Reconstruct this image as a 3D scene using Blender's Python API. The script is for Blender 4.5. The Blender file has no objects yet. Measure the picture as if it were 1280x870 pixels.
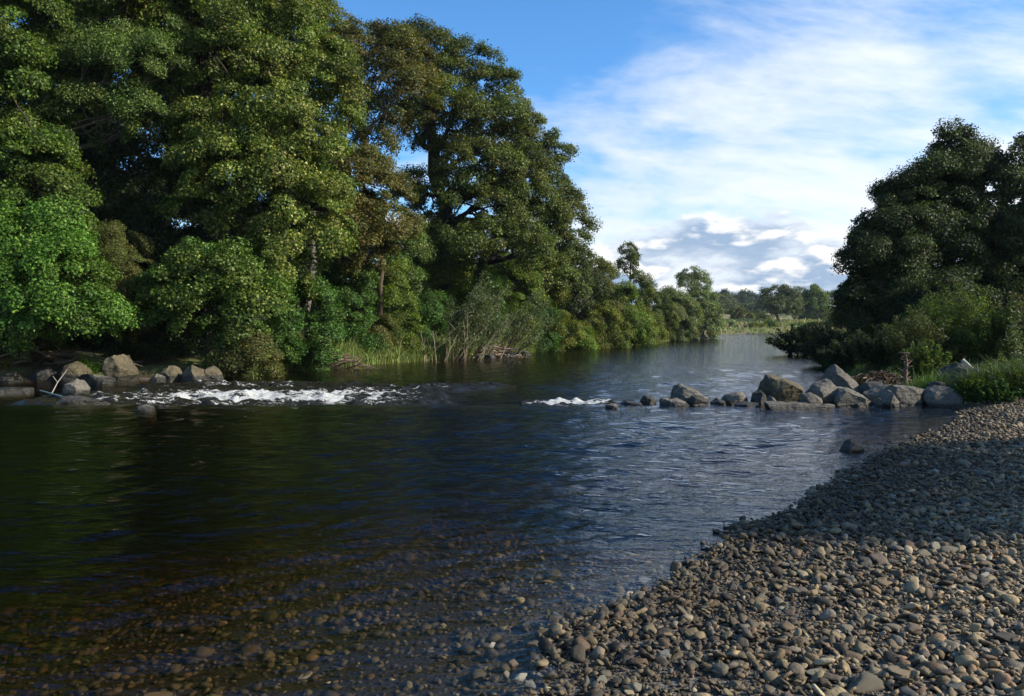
import bpy, math, random
import numpy as np
from mathutils import Vector, noise as mnoise
import bmesh

SC = bpy.context.scene
COL = SC.collection
F = 1000.0            # focal length in pixels of a 1280 px wide picture
CAM_Z = 1.7
PITCH = math.atan(27/1000)

# ---------------------------------------------------------------- camera
cam_d = bpy.data.cameras.new('camera')
cam_d.sensor_width = 36; cam_d.lens = 36*F/1280
cam_d.clip_start = 0.05; cam_d.clip_end = 6000
cam = bpy.data.objects.new('camera', cam_d); COL.objects.link(cam)
cam.location = (0, 0, CAM_Z); cam.rotation_euler = (math.pi/2-PITCH, 0, 0)
SC.camera = cam

# ---------------------------------------------------------------- light
SUN_AZ = 101.0     # degrees clockwise from +Y (the view direction)
SUN_EL = 31.0
SKY_STRENGTH = 0.10; SKY_TINT = (.80, 1.30, 1.62); CUX = 6.1; HAZE = .0001
sun_d = bpy.data.lights.new('sun', 'SUN'); sun_d.energy = 5.0; sun_d.angle = math.radians(0.53)
sun_d.color = (1.0, 0.93, 0.82)
sun = bpy.data.objects.new('sun', sun_d); COL.objects.link(sun)
a, e = math.radians(SUN_AZ), math.radians(SUN_EL)
SUN_V = Vector((math.sin(a)*math.cos(e), math.cos(a)*math.cos(e), math.sin(e)))
sun.rotation_euler = SUN_V.to_track_quat('Z', 'Y').to_euler()

SC.view_settings.view_transform = 'Standard'
SC.view_settings.look = 'None'
SC.view_settings.exposure = 0.5
SC.view_settings.gamma = 1.0
SC.view_settings.use_curve_mapping = False
SC.render.engine = 'CYCLES'
SC.cycles.max_bounces = 6
SC.cycles.diffuse_bounces = 2
SC.cycles.glossy_bounces = 3
SC.cycles.transmission_bounces = 4
SC.cycles.transparent_max_bounces = 8
SC.cycles.volume_bounces = 0
SC.cycles.caustics_reflective = False
SC.cycles.caustics_refractive = False
SC.cycles.sample_clamp_indirect = 4.0
SC.cycles.use_denoising = True

# ---------------------------------------------------------------- node helpers
class NT:
    def __init__(self, nt):
        self.nt = nt; self.n = nt.nodes; self.l = nt.links
    def new(self, t, **kw):
        n = self.n.new(t)
        for k, v in kw.items(): setattr(n, k, v)
        return n
    def put(self, sock, v):
        if hasattr(v, 'links') or isinstance(v, bpy.types.NodeSocket): self.l.new(v, sock)
        elif isinstance(v, (tuple, list)) and len(v) == 3 and sock.type == 'RGBA': sock.default_value = (*v, 1)
        else: sock.default_value = v
    def m(self, op, a, b=0.0, c=None, clamp=False):
        n = self.new('ShaderNodeMath', operation=op, use_clamp=clamp)
        self.put(n.inputs[0], a); self.put(n.inputs[1], b)
        if c is not None: self.put(n.inputs[2], c)
        return n.outputs[0]
    def ss(self, v, lo, hi, a=0.0, b=1.0):
        n = self.new('ShaderNodeMapRange', interpolation_type='SMOOTHSTEP')
        self.put(n.inputs[0], v); self.put(n.inputs[1], lo); self.put(n.inputs[2], hi)
        self.put(n.inputs[3], a); self.put(n.inputs[4], b)
        return n.outputs[0]
    def lin(self, v, lo, hi, a=0.0, b=1.0):
        n = self.new('ShaderNodeMapRange')
        for i, x in enumerate((v, lo, hi, a, b)): self.put(n.inputs[i], x)
        return n.outputs[0]
    def noise(self, vec, scale, detail=4, rough=0.5, dist=0.0, kind='FBM', out=0):
        n = self.new('ShaderNodeTexNoise')
        if vec is not None: self.put(n.inputs['Vector'], vec)
        self.put(n.inputs['Scale'], scale); self.put(n.inputs['Detail'], detail)
        self.put(n.inputs['Roughness'], rough); self.put(n.inputs['Distortion'], dist)
        return n.outputs[out]
    def mapping(self, vec, loc=(0,0,0), rot=(0,0,0), scale=(1,1,1)):
        n = self.new('ShaderNodeMapping')
        self.put(n.inputs[0], vec); n.inputs[1].default_value = loc
        n.inputs[2].default_value = rot; n.inputs[3].default_value = scale
        return n.outputs[0]
    def xyz(self, x, y, z):
        n = self.new('ShaderNodeCombineXYZ')
        for i, v in enumerate((x, y, z)): self.put(n.inputs[i], v)
        return n.outputs[0]
    def mix(self, f, a, b, mode='MIX'):
        n = self.new('ShaderNodeMix', data_type='RGBA', blend_type=mode)
        self.put(n.inputs[0], f); self.put(n.inputs[6], a); self.put(n.inputs[7], b)
        return n.outputs[2]
    def ramp(self, f, stops):
        n = self.new('ShaderNodeValToRGB'); self.put(n.inputs[0], f)
        cr = n.color_ramp
        while len(cr.elements) < len(stops): cr.elements.new(0.5)
        for el, (p, c) in zip(cr.elements, stops):
            el.position = p; el.color = (*c, 1) if len(c) == 3 else c
        return n.outputs[0]
    def bump(self, h, strength, dist, normal=None):
        n = self.new('ShaderNodeBump'); self.put(n.inputs['Height'], h)
        n.inputs['Strength'].default_value = strength; n.inputs['Distance'].default_value = dist
        if normal is not None: self.put(n.inputs['Normal'], normal)
        return n.outputs[0]

def new_mat(name):
    m = bpy.data.materials.new(name); m.use_nodes = True
    m.node_tree.nodes.clear()
    g = NT(m.node_tree); out = g.new('ShaderNodeOutputMaterial')
    return m, g, out

# ---------------------------------------------------------------- sky
world = bpy.data.worlds.new('World'); SC.world = world; world.use_nodes = True
world.node_tree.nodes.clear()
g = NT(world.node_tree)
wo = g.new('ShaderNodeOutputWorld'); bg = g.new('ShaderNodeBackground')
bg.inputs[1].default_value = SKY_STRENGTH
sky = g.new('ShaderNodeTexSky', sky_type='NISHITA', sun_disc=False)
sky.sun_elevation = math.radians(SUN_EL); sky.sun_rotation = math.radians(SUN_AZ)
sky.air_density = 1.0; sky.dust_density = 0.1; sky.ozone_density = 4.0; sky.altitude = 50
tc = g.new('ShaderNodeTexCoord'); D = tc.outputs['Generated']
sx = g.new('ShaderNodeSeparateXYZ'); g.l.new(D, sx.inputs[0])
dx, dy, dz = sx.outputs
az = g.m('ARCTAN2', dx, dy)                       # radians right of the view
el = g.m('ARCSINE', dz)
def vadd(a_, b_, s_=1.0):
    w_ = g.new('ShaderNodeVectorMath', operation='SCALE'); g.l.new(b_, w_.inputs[0]); w_.inputs['Scale'].default_value = s_
    v_ = g.new('ShaderNodeVectorMath', operation='ADD'); g.l.new(a_, v_.inputs[0]); g.l.new(w_.outputs[0], v_.inputs[1]); return v_.outputs[0]
# high thin cloud: a sheet seen in perspective
k = g.m('ADD', g.m('MAXIMUM', dz, 0.0), 0.34)
sheet = g.xyz(g.m('DIVIDE', dx, k), g.m('DIVIDE', dy, k), 0.0)
warp = g.noise(g.mapping(sheet, loc=(3.1, 1.7, 0), scale=(.9, .9, 1)), 1.0, 3, .5, out=1)
base = vadd(g.mapping(sheet, rot=(0, 0, math.radians(-12)), scale=(1.5, 2.3, 1.0)), warp, .8)
c1 = g.noise(g.mapping(base, loc=(1.3, 0.4, 0)), 1.3, 8, .55)
c2 = g.noise(g.mapping(base, loc=(7, 3, 0), rot=(0, 0, .35), scale=(1, 1.7, 1)), 3.6, 8, .62)
big = g.noise(g.mapping(sheet, loc=(11.3, 4.6, 0), scale=(.9, .9, 1)), 1.0, 3, .5)
cir = g.m('ADD', g.m('MULTIPLY', c1, .60), g.m('MULTIPLY', c2, .26))
cir = g.m('ADD', cir, g.m('MULTIPLY', g.m('SUBTRACT', big, .5), .5))
# cover grows to the right, and towards the horizon
cov = g.m('ADD', g.lin(az, -.15, .60, -.125, .135), g.ss(el, .36, .12, -.03, .07))
cov = g.m('ADD', cov, g.ss(el, .39, .60, 0, -.24))
cir = g.ss(g.m('ADD', cir, cov), .335, .655)
cir = g.m('MULTIPLY', cir, .93)
# low cumulus band
cv = g.xyz(g.m('MULTIPLY', az, 7.5), g.m('MULTIPLY', el, 19.0), 0.0)
cvu = g.xyz(g.m('MULTIPLY', g.m('ADD', az, .010), 7.5), g.m('MULTIPLY', g.m('ADD', el, .012), 19.0), 0.0)
def cum(v): return g.noise(g.mapping(v, loc=(CUX, 5.3, 1.0)), 1.0, 8, .52)
q = cum(cv); qu = cum(cvu)
band = g.m('MULTIPLY', g.ss(el, .0, .045), g.ss(el, .175, .105))
qm = g.m('ADD', q, g.lin(band, 0, 1, -.30, .075))
cumask = g.ss(qm, .43, .56)
rim = g.ss(g.m('SUBTRACT', q, qu), -.015, .085)
thick = g.ss(qm, .46, .64)
cucol = g.mix(rim, (.23, .33, .48), (.80, .79, .77))
cucol = g.mix(g.m('MULTIPLY', g.m('SUBTRACT', 1.0, thick), .75), cucol, (.74, .77, .81))
haze = g.mix(g.m('MULTIPLY', g.ss(el, .16, .0), .75), sky.outputs[0], tuple(v/SKY_STRENGTH for v in (.46, .50, .52)))
blue = g.mix(1.0, haze, SKY_TINT, 'MULTIPLY')
wh = g.lin(az, -.2, .6, .82, 1.0)
gl = g.new('ShaderNodeCombineColor'); g.put(gl.inputs[0], g.m('MULTIPLY', wh, .78/SKY_STRENGTH)); g.put(gl.inputs[1], g.m('MULTIPLY', wh, .815/SKY_STRENGTH)); g.put(gl.inputs[2], g.m('MULTIPLY', wh, .86/SKY_STRENGTH))
skyc = g.mix(cir, blue, gl.outputs[0])
cs = g.mix(1.0, cucol, (1/SKY_STRENGTH,)*3, 'MULTIPLY')
skyc = g.mix(g.m('MULTIPLY', cumask, .9), skyc, cs)
g.l.new(skyc, bg.inputs[0]); g.l.new(bg.outputs[0], wo.inputs[0])

# ---------------------------------------------------------------- pixel rays, used only to lay out real positions
def P(px, py, Y):
    """World point seen at (px, py) of the photograph at depth y = Y."""
    x = (px-640)/F; y = -(py-435)/F
    d = (x, math.cos(PITCH)+y*math.sin(PITCH), -math.sin(PITCH)+y*math.cos(PITCH))
    t = Y/d[1]
    return Vector((d[0]*t, Y, CAM_Z+d[2]*t))
def G(px, py, z=0.0):
    """World point seen at (px, py) on the level z."""
    x = (px-640)/F; y = -(py-435)/F
    d = (x, math.cos(PITCH)+y*math.sin(PITCH), -math.sin(PITCH)+y*math.cos(PITCH))
    t = (z-CAM_Z)/d[2]
    return Vector((d[0]*t, d[1]*t, z))

# ---------------------------------------------------------------- object helpers
def tag(o, label=None, cat=None, group=None, kind=None):
    if label: o['label'] = label
    if cat: o['category'] = cat
    if group: o['group'] = group
    if kind: o['kind'] = kind
    return o
def link(name, me, mat=None, parent=None, smooth=False):
    if mat is not None: me.materials.append(mat)
    if smooth: me.polygons.foreach_set('use_smooth', np.ones(len(me.polygons), bool))
    o = bpy.data.objects.new(name, me); COL.objects.link(o)
    if parent is not None: o.parent = parent
    return o
def empty(name, loc, label, cat, group=None):
    o = bpy.data.objects.new(name, None); COL.objects.link(o); o.location = loc
    o.empty_display_size = .2
    return tag(o, label, cat, group)
def np_mesh(name, V, Fc, col=None, attrs=None):
    """Mesh from vertex array and an array (or list of arrays) of equal-sided faces."""
    V = np.asarray(V, np.float32)
    FL = Fc if isinstance(Fc, list) else [Fc]
    me = bpy.data.meshes.new(name)
    me.vertices.add(len(V)); me.vertices.foreach_set('co', V.ravel())
    idx = np.concatenate([np.asarray(f, np.int32).ravel() for f in FL])
    tot = np.concatenate([np.full(len(f), np.asarray(f).shape[1], np.int32) for f in FL])
    st = np.concatenate([[0], np.cumsum(tot)[:-1]]).astype(np.int32)
    me.loops.add(len(idx)); me.loops.foreach_set('vertex_index', idx)
    me.polygons.add(len(tot)); me.polygons.foreach_set('loop_start', st)
    me.polygons.foreach_set('loop_total', tot)
    me.update(calc_edges=True)
    if col is not None:
        a = me.attributes.new('tint', 'FLOAT_COLOR', 'POINT')
        c = np.ones((len(V), 4), np.float32); c[:, :3] = col
        a.data.foreach_set('color', c.ravel())
    for k_, v_ in (attrs or {}).items():
        a = me.attributes.new(k_, 'FLOAT', 'POINT'); a.data.foreach_set('value', np.asarray(v_, np.float32).ravel())
    return me
def unit(v):
    return v/np.maximum(np.linalg.norm(v, axis=-1, keepdims=True), 1e-9)

class Tubes:
    def __init__(self): self.V = []; self.Q = []; self.n = 0; self.C = []
    def add(self, pts, rad, sides=6, cap=True, col=(1, 1, 1)):
        pts = np.asarray([tuple(p) for p in pts], float); rad = np.asarray(rad, float)
        if rad.ndim == 0: rad = np.full(len(pts), float(rad))
        T = np.gradient(pts, axis=0); T = unit(T)
        up = np.array([0.31, 0.17, 0.93]); 
        A = np.cross(T, up); bad = np.linalg.norm(A, axis=1) < .1
        A[bad] = np.cross(T[bad], [1, 0, 0]); A = unit(A); B = np.cross(T, A)
        th = np.linspace(0, 2*np.pi, sides, endpoint=False)
        ring = pts[:, None]+rad[:, None, None]*(np.cos(th)[None, :, None]*A[:, None]+np.sin(th)[None, :, None]*B[:, None])
        m = len(pts)
        self.V.append(ring.reshape(-1, 3))
        i = np.arange(m-1)[:, None]*sides+np.arange(sides)[None]; j = np.arange(m-1)[:, None]*sides+(np.arange(sides)[None]+1) % sides
        q = np.stack([i, j, j+sides, i+sides], -1).reshape(-1, 4)+self.n
        self.Q.append(q); self.C.append(np.tile(col, (m*sides, 1)))
        self.n += m*sides
    def mesh(self, name):
        return np_mesh(name, np.concatenate(self.V), np.concatenate(self.Q), col=np.concatenate(self.C))
def bend(p0, p1, n, rng, wob=.06, sag=0.0):
    p0 = np.array(p0, float); p1 = np.array(p1, float)
    L = np.linalg.norm(p1-p0); t = np.linspace(0, 1, n)[:, None]
    P_ = p0+(p1-p0)*t
    w = np.cumsum(rng.normal(0, wob*L/n**.5, (n, 3)), 0)*np.sin(t*np.pi)**.5
    P_ = P_+w; P_[:, 2] += sag*L*np.sin(t[:, 0]*np.pi)
    return P_
# ---------------------------------------------------------------- materials
def tint_mat(name, rough=.6, spec=.3, transl=.0, noise_scale=None, noise_amt=.3, bump=None):
    m, g, out = new_mat(name)
    at = g.new('ShaderNodeAttribute', attribute_name='tint'); c = at.outputs['Color']
    tcn = g.new('ShaderNodeTexCoord')
    if noise_scale:
        n = g.noise(tcn.outputs['Object'], noise_scale, 5, .6)
        c = g.mix(1.0, c, g.mix(n, (1-noise_amt,)*3, (1+noise_amt,)*3), 'MULTIPLY')
    p = g.new('ShaderNodeBsdfPrincipled')
    g.put(p.inputs['Base Color'], c); p.inputs['Roughness'].default_value = rough
    p.inputs['Specular IOR Level'].default_value = spec
    if bump:
        g.l.new(g.bump(g.noise(tcn.outputs['Object'], bump[0], 6, .6), 1.0, bump[1]), p.inputs['Normal'])
    s = p.outputs[0]
    if transl:
        t = g.new('ShaderNodeBsdfTranslucent')
        g.put(t.inputs[0], g.mix(1.0, c, (1.2, 1.35, .45), 'MULTIPLY'))
        mx = g.new('ShaderNodeMixShader'); mx.inputs[0].default_value = transl
        g.l.new(s, mx.inputs[1]); g.l.new(t.outputs[0], mx.inputs[2]); s = mx.outputs[0]
    g.l.new(s, out.inputs[0])
    return m
M_LEAF = tint_mat('leaf', .55, .22, .30)
M_GRASS = tint_mat('grass_blade', .55, .25, .25)
M_BARK = tint_mat('bark', .9, .15, 0, 6.0, .5, (14.0, .03))
M_DEADWOOD = tint_mat('dead_wood', .85, .2, 0, 9.0, .35, (30.0, .01))
M_PEBBLE = tint_mat('river_pebble', .7, .3, 0, 30.0, .35, (55.0, .006))

def stone_mat(name, c1, c2, lichen=(.42, .40, .28), lich=.5, wet=0.0):
    m, g, out = new_mat(name)
    tcn = g.new('ShaderNodeTexCoord'); O = tcn.outputs['Object']
    geo = g.new('ShaderNodeNewGeometry')
    oi = g.new('ShaderNodeObjectInfo')
    off = g.new('ShaderNodeVectorMath', operation='ADD'); g.l.new(O, off.inputs[0])
    g.l.new(g.xyz(g.m('MULTIPLY', oi.outputs['Random'], 37.0), 0.0, g.m('MULTIPLY', oi.outputs['Random'], 11.0)), off.inputs[1])
    V = off.outputs[0]
    a = g.noise(V, 2.2, 7, .62); b = g.noise(V, 14.0, 6, .7); d = g.noise(V, 55.0, 4, .7)
    c = g.mix(g.ss(a, .3, .7), c1, c2)
    c = g.mix(g.ss(b, .35, .75), c, tuple(x*.62 for x in c1))
    c = g.mix(g.m('MULTIPLY', g.ss(g.noise(V, 6.5, 6, .75), .56, .64), lich), c, lichen)
    c = g.mix(g.m('MULTIPLY', g.ss(d, .6, .7), .35), c, (.5, .49, .44))
    # strata and cracks
    str_ = g.noise(g.mapping(V, rot=(.5, .3, .2), scale=(1, 1, 9)), 2.0, 5, .6)
    c = g.mix(g.m('MULTIPLY', g.ss(str_, .58, .66), .4), c, tuple(x*.5 for x in c1))
    # wet, algae-dark foot above the waterline
    sp = g.new('ShaderNodeSeparateXYZ'); g.l.new(geo.outputs['Position'], sp.inputs[0])
    hgt = g.m('ADD', sp.outputs[2], g.m('MULTIPLY', g.m('SUBTRACT', b, .5), .12))
    wetm = g.ss(hgt, .10+wet, .03+wet)
    c = g.mix(wetm, c, (.035, .032, .022))
    p = g.new('ShaderNodeBsdfPrincipled'); g.put(p.inputs['Base Color'], c)
    g.put(p.inputs['Roughness'], g.lin(wetm, 0, 1, .85, .3))
    p.inputs['Specular IOR Level'].default_value = .3
    h = g.m('ADD', g.m('MULTIPLY', g.noise(V, 9, 8, .65), .9), g.m('MULTIPLY', str_, .8))
    h = g.m('ADD', h, g.m('MULTIPLY', g.noise(V, 40, 4, .6), .12))
    g.l.new(g.bump(h, .9, .07), p.inputs['Normal'])
    g.l.new(p.outputs[0], out.inputs[0]); return m
M_ROCK = stone_mat('boulder_stone', (.125, .110, .080), (.205, .18, .135), (.30, .28, .20), lich=.35)
M_ROCK_TAN = stone_mat('mossy_tan_stone', (.095, .077, .042), (.165, .135, .074), (.22, .20, .115), .6)
M_ROCK_DARK = stone_mat('dark_wet_stone', (.045, .040, .032), (.085, .078, .060), (.14, .13, .10), lich=.15)

# ground: soil, litter and turf over shingle
m, g, out = new_mat('river_ground'); M_GROUND = m
tcn = g.new('ShaderNodeTexCoord'); O = tcn.outputs['Object']
sh = g.new('ShaderNodeAttribute', attribute_name='shingle').outputs['Fac']
md = g.new('ShaderNodeAttribute', attribute_name='meadow').outputs['Fac']
n1 = g.noise(O, .7, 6, .6); n2 = g.noise(O, 5, 6, .7)
soil = g.mix(n2, (.030, .022, .013), (.075, .058, .032))
turf = g.mix(g.ss(n2, .35, .7), (.06, .085, .022), (.14, .14, .045))
mead = g.mix(g.ss(g.noise(O, .12, 6, .65), .42, .6), (.20, .17, .07), (.10, .13, .04))
mead = g.mix(g.m('MULTIPLY', g.ss(g.noise(g.mapping(O, scale=(1, .4, 3)), .3, 5, .6), .55, .62), .8), mead, (.30, .20, .10))
c = g.mix(g.ss(n1, .42, .6), soil, turf)
c = g.mix(md, c, mead)
vo = g.new('ShaderNodeTexVoronoi'); g.put(vo.inputs['Vector'], O); vo.inputs['Scale'].default_value = 34
vr = g.new('ShaderNodeSeparateColor'); g.l.new(vo.outputs['Color'], vr.inputs[0])
grit = g.mix(vr.outputs[0], (.055, .047, .036), (.20, .175, .135))
deep = g.new('ShaderNodeAttribute', attribute_name='silt').outputs['Fac']
grit = g.mix(g.m('MULTIPLY', deep, .95), grit, (.022, .019, .010))
c = g.mix(sh, c, grit)
p = g.new('ShaderNodeBsdfPrincipled'); g.put(p.inputs['Base Color'], c); p.inputs['Roughness'].default_value = .9
p.inputs['Specular IOR Level'].default_value = .2
hh = g.m('ADD', g.m('MULTIPLY', n2, .6), g.m('MULTIPLY', g.m('SUBTRACT', 1.0, vo.outputs['Distance']), .35))
g.l.new(g.bump(hh, .8, .03), p.inputs['Normal']); g.l.new(p.outputs[0], out.inputs[0])

# water
def water_nodes(g, foam=False):
    tcn = g.new('ShaderNodeTexCoord'); O = tcn.outputs['Object']
    cal = g.noise(g.mapping(O, scale=(.05, .09, 1)), 1.0, 3, .5)               # patches of calmer and rougher water
    r1 = g.noise(g.mapping(O, rot=(0, 0, math.radians(-14)), scale=(1.6, 3.6, 1)), 1.0, 3, .5, .6)
    r2 = g.noise(g.mapping(O, rot=(0, 0, math.radians(22)), scale=(4.6, 11.0, 1)), 1.0, 3, .55, .4)
    r3 = g.noise(g.mapping(O, scale=(13, 27, 1)), 1.0, 2, .5, .3)
    h = g.m('ADD', g.m('MULTIPLY', r1, .026), g.m('MULTIPLY', r2, .026))
    h = g.m('ADD', h, g.m('MULTIPLY', r3, .006))
    h = g.m('MULTIPLY', h, g.lin(cal, .3, .7, .8, 1.12))
    rfd = g.new('ShaderNodeAttribute', attribute_name='rough').outputs['Fac']
    h = g.m('MULTIPLY', h, g.m('ADD', g.new('ShaderNodeAttribute', attribute_name='chop').outputs['Fac'], g.m('MULTIPLY', rfd, 1.6)))
    nm = g.bump(h, 1.0, 1.0)
    fr = g.new('ShaderNodeFresnel'); bf = g.new('ShaderNodeNewGeometry').outputs['Backfacing']
    g.put(fr.inputs[0], g.lin(bf, 0, 1, 1.333, 1/1.333)); g.l.new(nm, fr.inputs[1])   # rays are not bent here, so both sides use the air-side curve
    tr = g.new('ShaderNodeBsdfTransparent')
    gl = g.new('ShaderNodeBsdfGlossy'); gl.inputs['Roughness'].default_value = .02; g.l.new(nm, gl.inputs['Normal'])
    mx = g.new('ShaderNodeMixShader'); g.l.new(fr.outputs[0], mx.inputs[0]); g.l.new(tr.outputs[0], mx.inputs[1]); g.l.new(gl.outputs[0], mx.inputs[2])
    return mx.outputs[0], O, nm
m, g, out = new_mat('river_water'); M_WATER = m
s, O, nm = water_nodes(g)
g.l.new(s, out.inputs[0])
va = g.new('ShaderNodeVolumeAbsorption'); va.inputs[0].default_value = (.62, .48, .22, 1); va.inputs[1].default_value = 1.7
g.l.new(va.outputs[0], out.inputs[1])

m, g, out = new_mat('white_water'); M_FOAM = m
s, O, nm = water_nodes(g)
fo = g.new('ShaderNodeAttribute', attribute_name='foam').outputs['Fac']
fn = g.noise(g.mapping(O, scale=(2.0, 6.0, 6)), 1.6, 8, .72, .8)
fn2 = g.noise(g.mapping(O, scale=(3.0, 9.0, 6)), 5.0, 5, .7)
ff = g.m('ADD', fn, g.m('MULTIPLY', g.m('SUBTRACT', fn2, .5), .5))
th = g.lin(fo, 0, 1, .84, .36)
fm = g.ss(g.m('SUBTRACT', ff, th), -.03, .09)
p = g.new('ShaderNodeBsdfPrincipled')
g.put(p.inputs['Base Color'], g.mix(fn2, (.50, .48, .38), (.9, .9, .87))); p.inputs['Roughness'].default_value = .5
g.l.new(g.bump(ff, 1.0, .10), p.inputs['Normal'])
dk = g.new('ShaderNodeBsdfPrincipled'); dk.inputs['Base Color'].default_value = (.016, .014, .008, 1); dk.inputs['Roughness'].default_value = .08
dk.inputs['IOR'].default_value = 1.333; g.l.new(nm, dk.inputs['Normal'])
mx = g.new('ShaderNodeMixShader'); g.l.new(fm, mx.inputs[0]); g.l.new(dk.outputs[0], mx.inputs[1]); g.l.new(p.outputs[0], mx.inputs[2])
g.l.new(mx.outputs[0], out.inputs[0])
# ---------------------------------------------------------------- river plan
LB = np.array([(-30,-30),(-5,-26),(14,-23.5),(24,-22),(27,-18.5),(28,-12.5),(29.5,-10.3),(35.6,-8.5),(44,-4.6),(50,-1.2),(66,4.4),(84,13.4),(115,24.6),(154,38.5),(190,50),(198,92),(204,150),(212,260)], float)
RB = np.array([(-30,-9),(-5,-3.2),(2,-1.0),(3.7,.22),(4.45,.30),(5.04,.92),(5.63,1.32),(6.75,2.02),(7.33,2.68),(8.2,3.2),(9.3,4.0),(11.2,5.5),(13.9,7.8),(16.3,9.3),(18,9.0),(20,8.9),(24,10.4),(30,12.4),(38,14.8),(46,17.2),(52,19.2),(60,24.5),(70,32),(80,40),(110,70),(135,100),(160,200),(175,260)], float)
def xl(y): return np.interp(y, LB[:, 0], LB[:, 1])
def xr(y): return np.interp(y, RB[:, 0], RB[:, 1])
def ss(x, a, b):
    t = np.clip((x-a)/(b-a), 0, 1); return t*t*(3-2*t)
def poly_dist(x, y, Pn):
    """Distance to a polyline given as (y, x) rows."""
    best = np.full(x.shape, 1e9)
    for (y0, x0), (y1, x1) in zip(Pn[:-1], Pn[1:]):
        ux, uy = x1-x0, y1-y0; L = ux*ux+uy*uy
        t = np.clip(((x-x0)*ux+(y-y0)*uy)/L, 0, 1)
        best = np.minimum(best, np.hypot(x-x0-t*ux, y-y0-t*uy))
    return best
_R = np.random.default_rng(5)
_K = [( _R.normal(0, 1, 2), _R.uniform(0, 6.28)) for _ in range(24)]
def wob(x, y, wl):
    s = 0
    for i, (kk, ph) in enumerate(_K[:10]):
        f = 6.28/wl*(1+.35*i)
        u = kk/np.hypot(*kk); s = s+np.sin(f*(u[0]*x+u[1]*y)+ph)/(1+.5*i)
    return s/3.0
def bank(x, y):
    """Signed distances: (left, right), positive on land."""
    dl = poly_dist(x, y, LB)*np.where(x < xl(y), 1, -1)
    dr = poly_dist(x, y, RB)*np.where(x > xr(y), 1, -1)
    return dl, dr
def level(x, y):
    """Water level: it drops a little over the weir."""
    yl = 17.25+.12*np.sin(x*1.3)+.1*np.sin(x*3.1+1)
    return -.15*ss(y, yl, yl+.7)
def hgt(x, y):
    x = np.asarray(x, float); y = np.asarray(y, float)
    dl, dr = bank(x, y)
    dw = np.minimum(-dl, -dr)                 # >0 in the water
    beach = ss(-y, -17.0, -15.0)              # 1 on the shingle side near us
    # river bed
    lev = level(x, y)
    depthR = .115*np.clip(-dr, 0, None)+.05*ss(-dr, 0, .35)
    depthR = np.where(depthR > .4, .4+(depthR-.4)*1.3, depthR)
    depth = np.minimum(np.minimum(.9, .5*np.clip(-dl, 0, None)), np.where(beach > .5, depthR, .5*np.clip(-dr, 0, None)))
    weir = np.exp(-((y-17.6)/.8)**2)*ss(-x, -9.5, -8.0)
    depth = depth*(1-.6*weir)
    bed = -.0+lev-depth+.035*wob(x, y, 2.2)*np.clip(depth*3, 0, 1)
    # left bank: steep, then a wooded slope
    far = ss(y, 110, 190)
    L = lev+.45*ss(dl, 0, 1.2)+.35*ss(dl, 1, 4)+(1-far)*(6.5*ss(dl, 3, 34))+far*(2.6*ss(dl, 1.0, 34))
    L = L+.12*wob(x, y, 5)*ss(dl, .3, 3)
    R1 = lev+.046*np.clip(dr, 0, 6)+.04*np.clip(dr-6, 0, 12)+.02*wob(x, y, 2.4)*ss(dr, .4, 2)
    R2 = lev+(.28+.3*ss(y, 20, 26))*ss(dr, 0, 1.0)+.45*ss(dr, 1, 5)+.1*wob(x, y, 4)*ss(dr, .3, 3)+.8*ss(dr, 6, 22)
    R_ = R1*beach+R2*(1-beach)
    z = np.where(dl > 0, L, np.where(dr > 0, R_, bed))
    # distant hill
    z = z+11*ss(y, 300, 460)*(dl > 0)*np.exp(-((x-70)/170)**2)
    return z
def hgt1(x, y): return float(hgt(np.array([x]), np.array([y]))[0])

def spaced(a, segs):
    out_ = [a]
    for b, st in segs:
        n = max(1, int(round((b-out_[-1])/st)))
        out_ += list(np.linspace(out_[-1], b, n+1)[1:])
    return np.array(out_)
def grid_faces(nx, ny):
    i = np.arange(nx-1)[None]+np.arange(ny-1)[:, None]*nx
    return np.stack([i, i+1, i+nx+1, i+nx], -1).reshape(-1, 4)

gx = spaced(-3000, [(-600, 400), (-120, 40), (-40, 4), (-24, .8), (-6, .25), (10, .08), (20, .25), (60, 1.2), (140, 4), (600, 40), (3000, 400)])
gy = spaced(-600, [(-60, 60), (-8, 4), (2.5, .5), (12, .08), (32, .2), (60, .8), (200, 3), (460, 10), (1000, 60), (5000, 500)])
X, Y = np.meshgrid(gx, gy)
Z = hgt(X, Y)
dl, dr = bank(X, Y)
beach = ss(-Y, -17.0, -15.2)
shg = np.where((dl < .15) & (dr < .1), 1, np.where(dr > 0, beach*ss(-dr, -12, -9), 0))
silt = ss(-np.minimum(dl, 9), -9, 9)*0+np.clip((level(X, Y)-Z)/.14, 0, 1)
mead = ((dl > 0) & (Y > 120))*1.0
V = np.stack([X, Y, Z], -1).reshape(-1, 3)
me = np_mesh('ground', V, grid_faces(len(gx), len(gy)), attrs={'shingle': shg.ravel(), 'silt': silt.ravel(), 'meadow': mead.ravel()})
tag(link('ground', me, M_GROUND, smooth=True), kind='structure')

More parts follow.
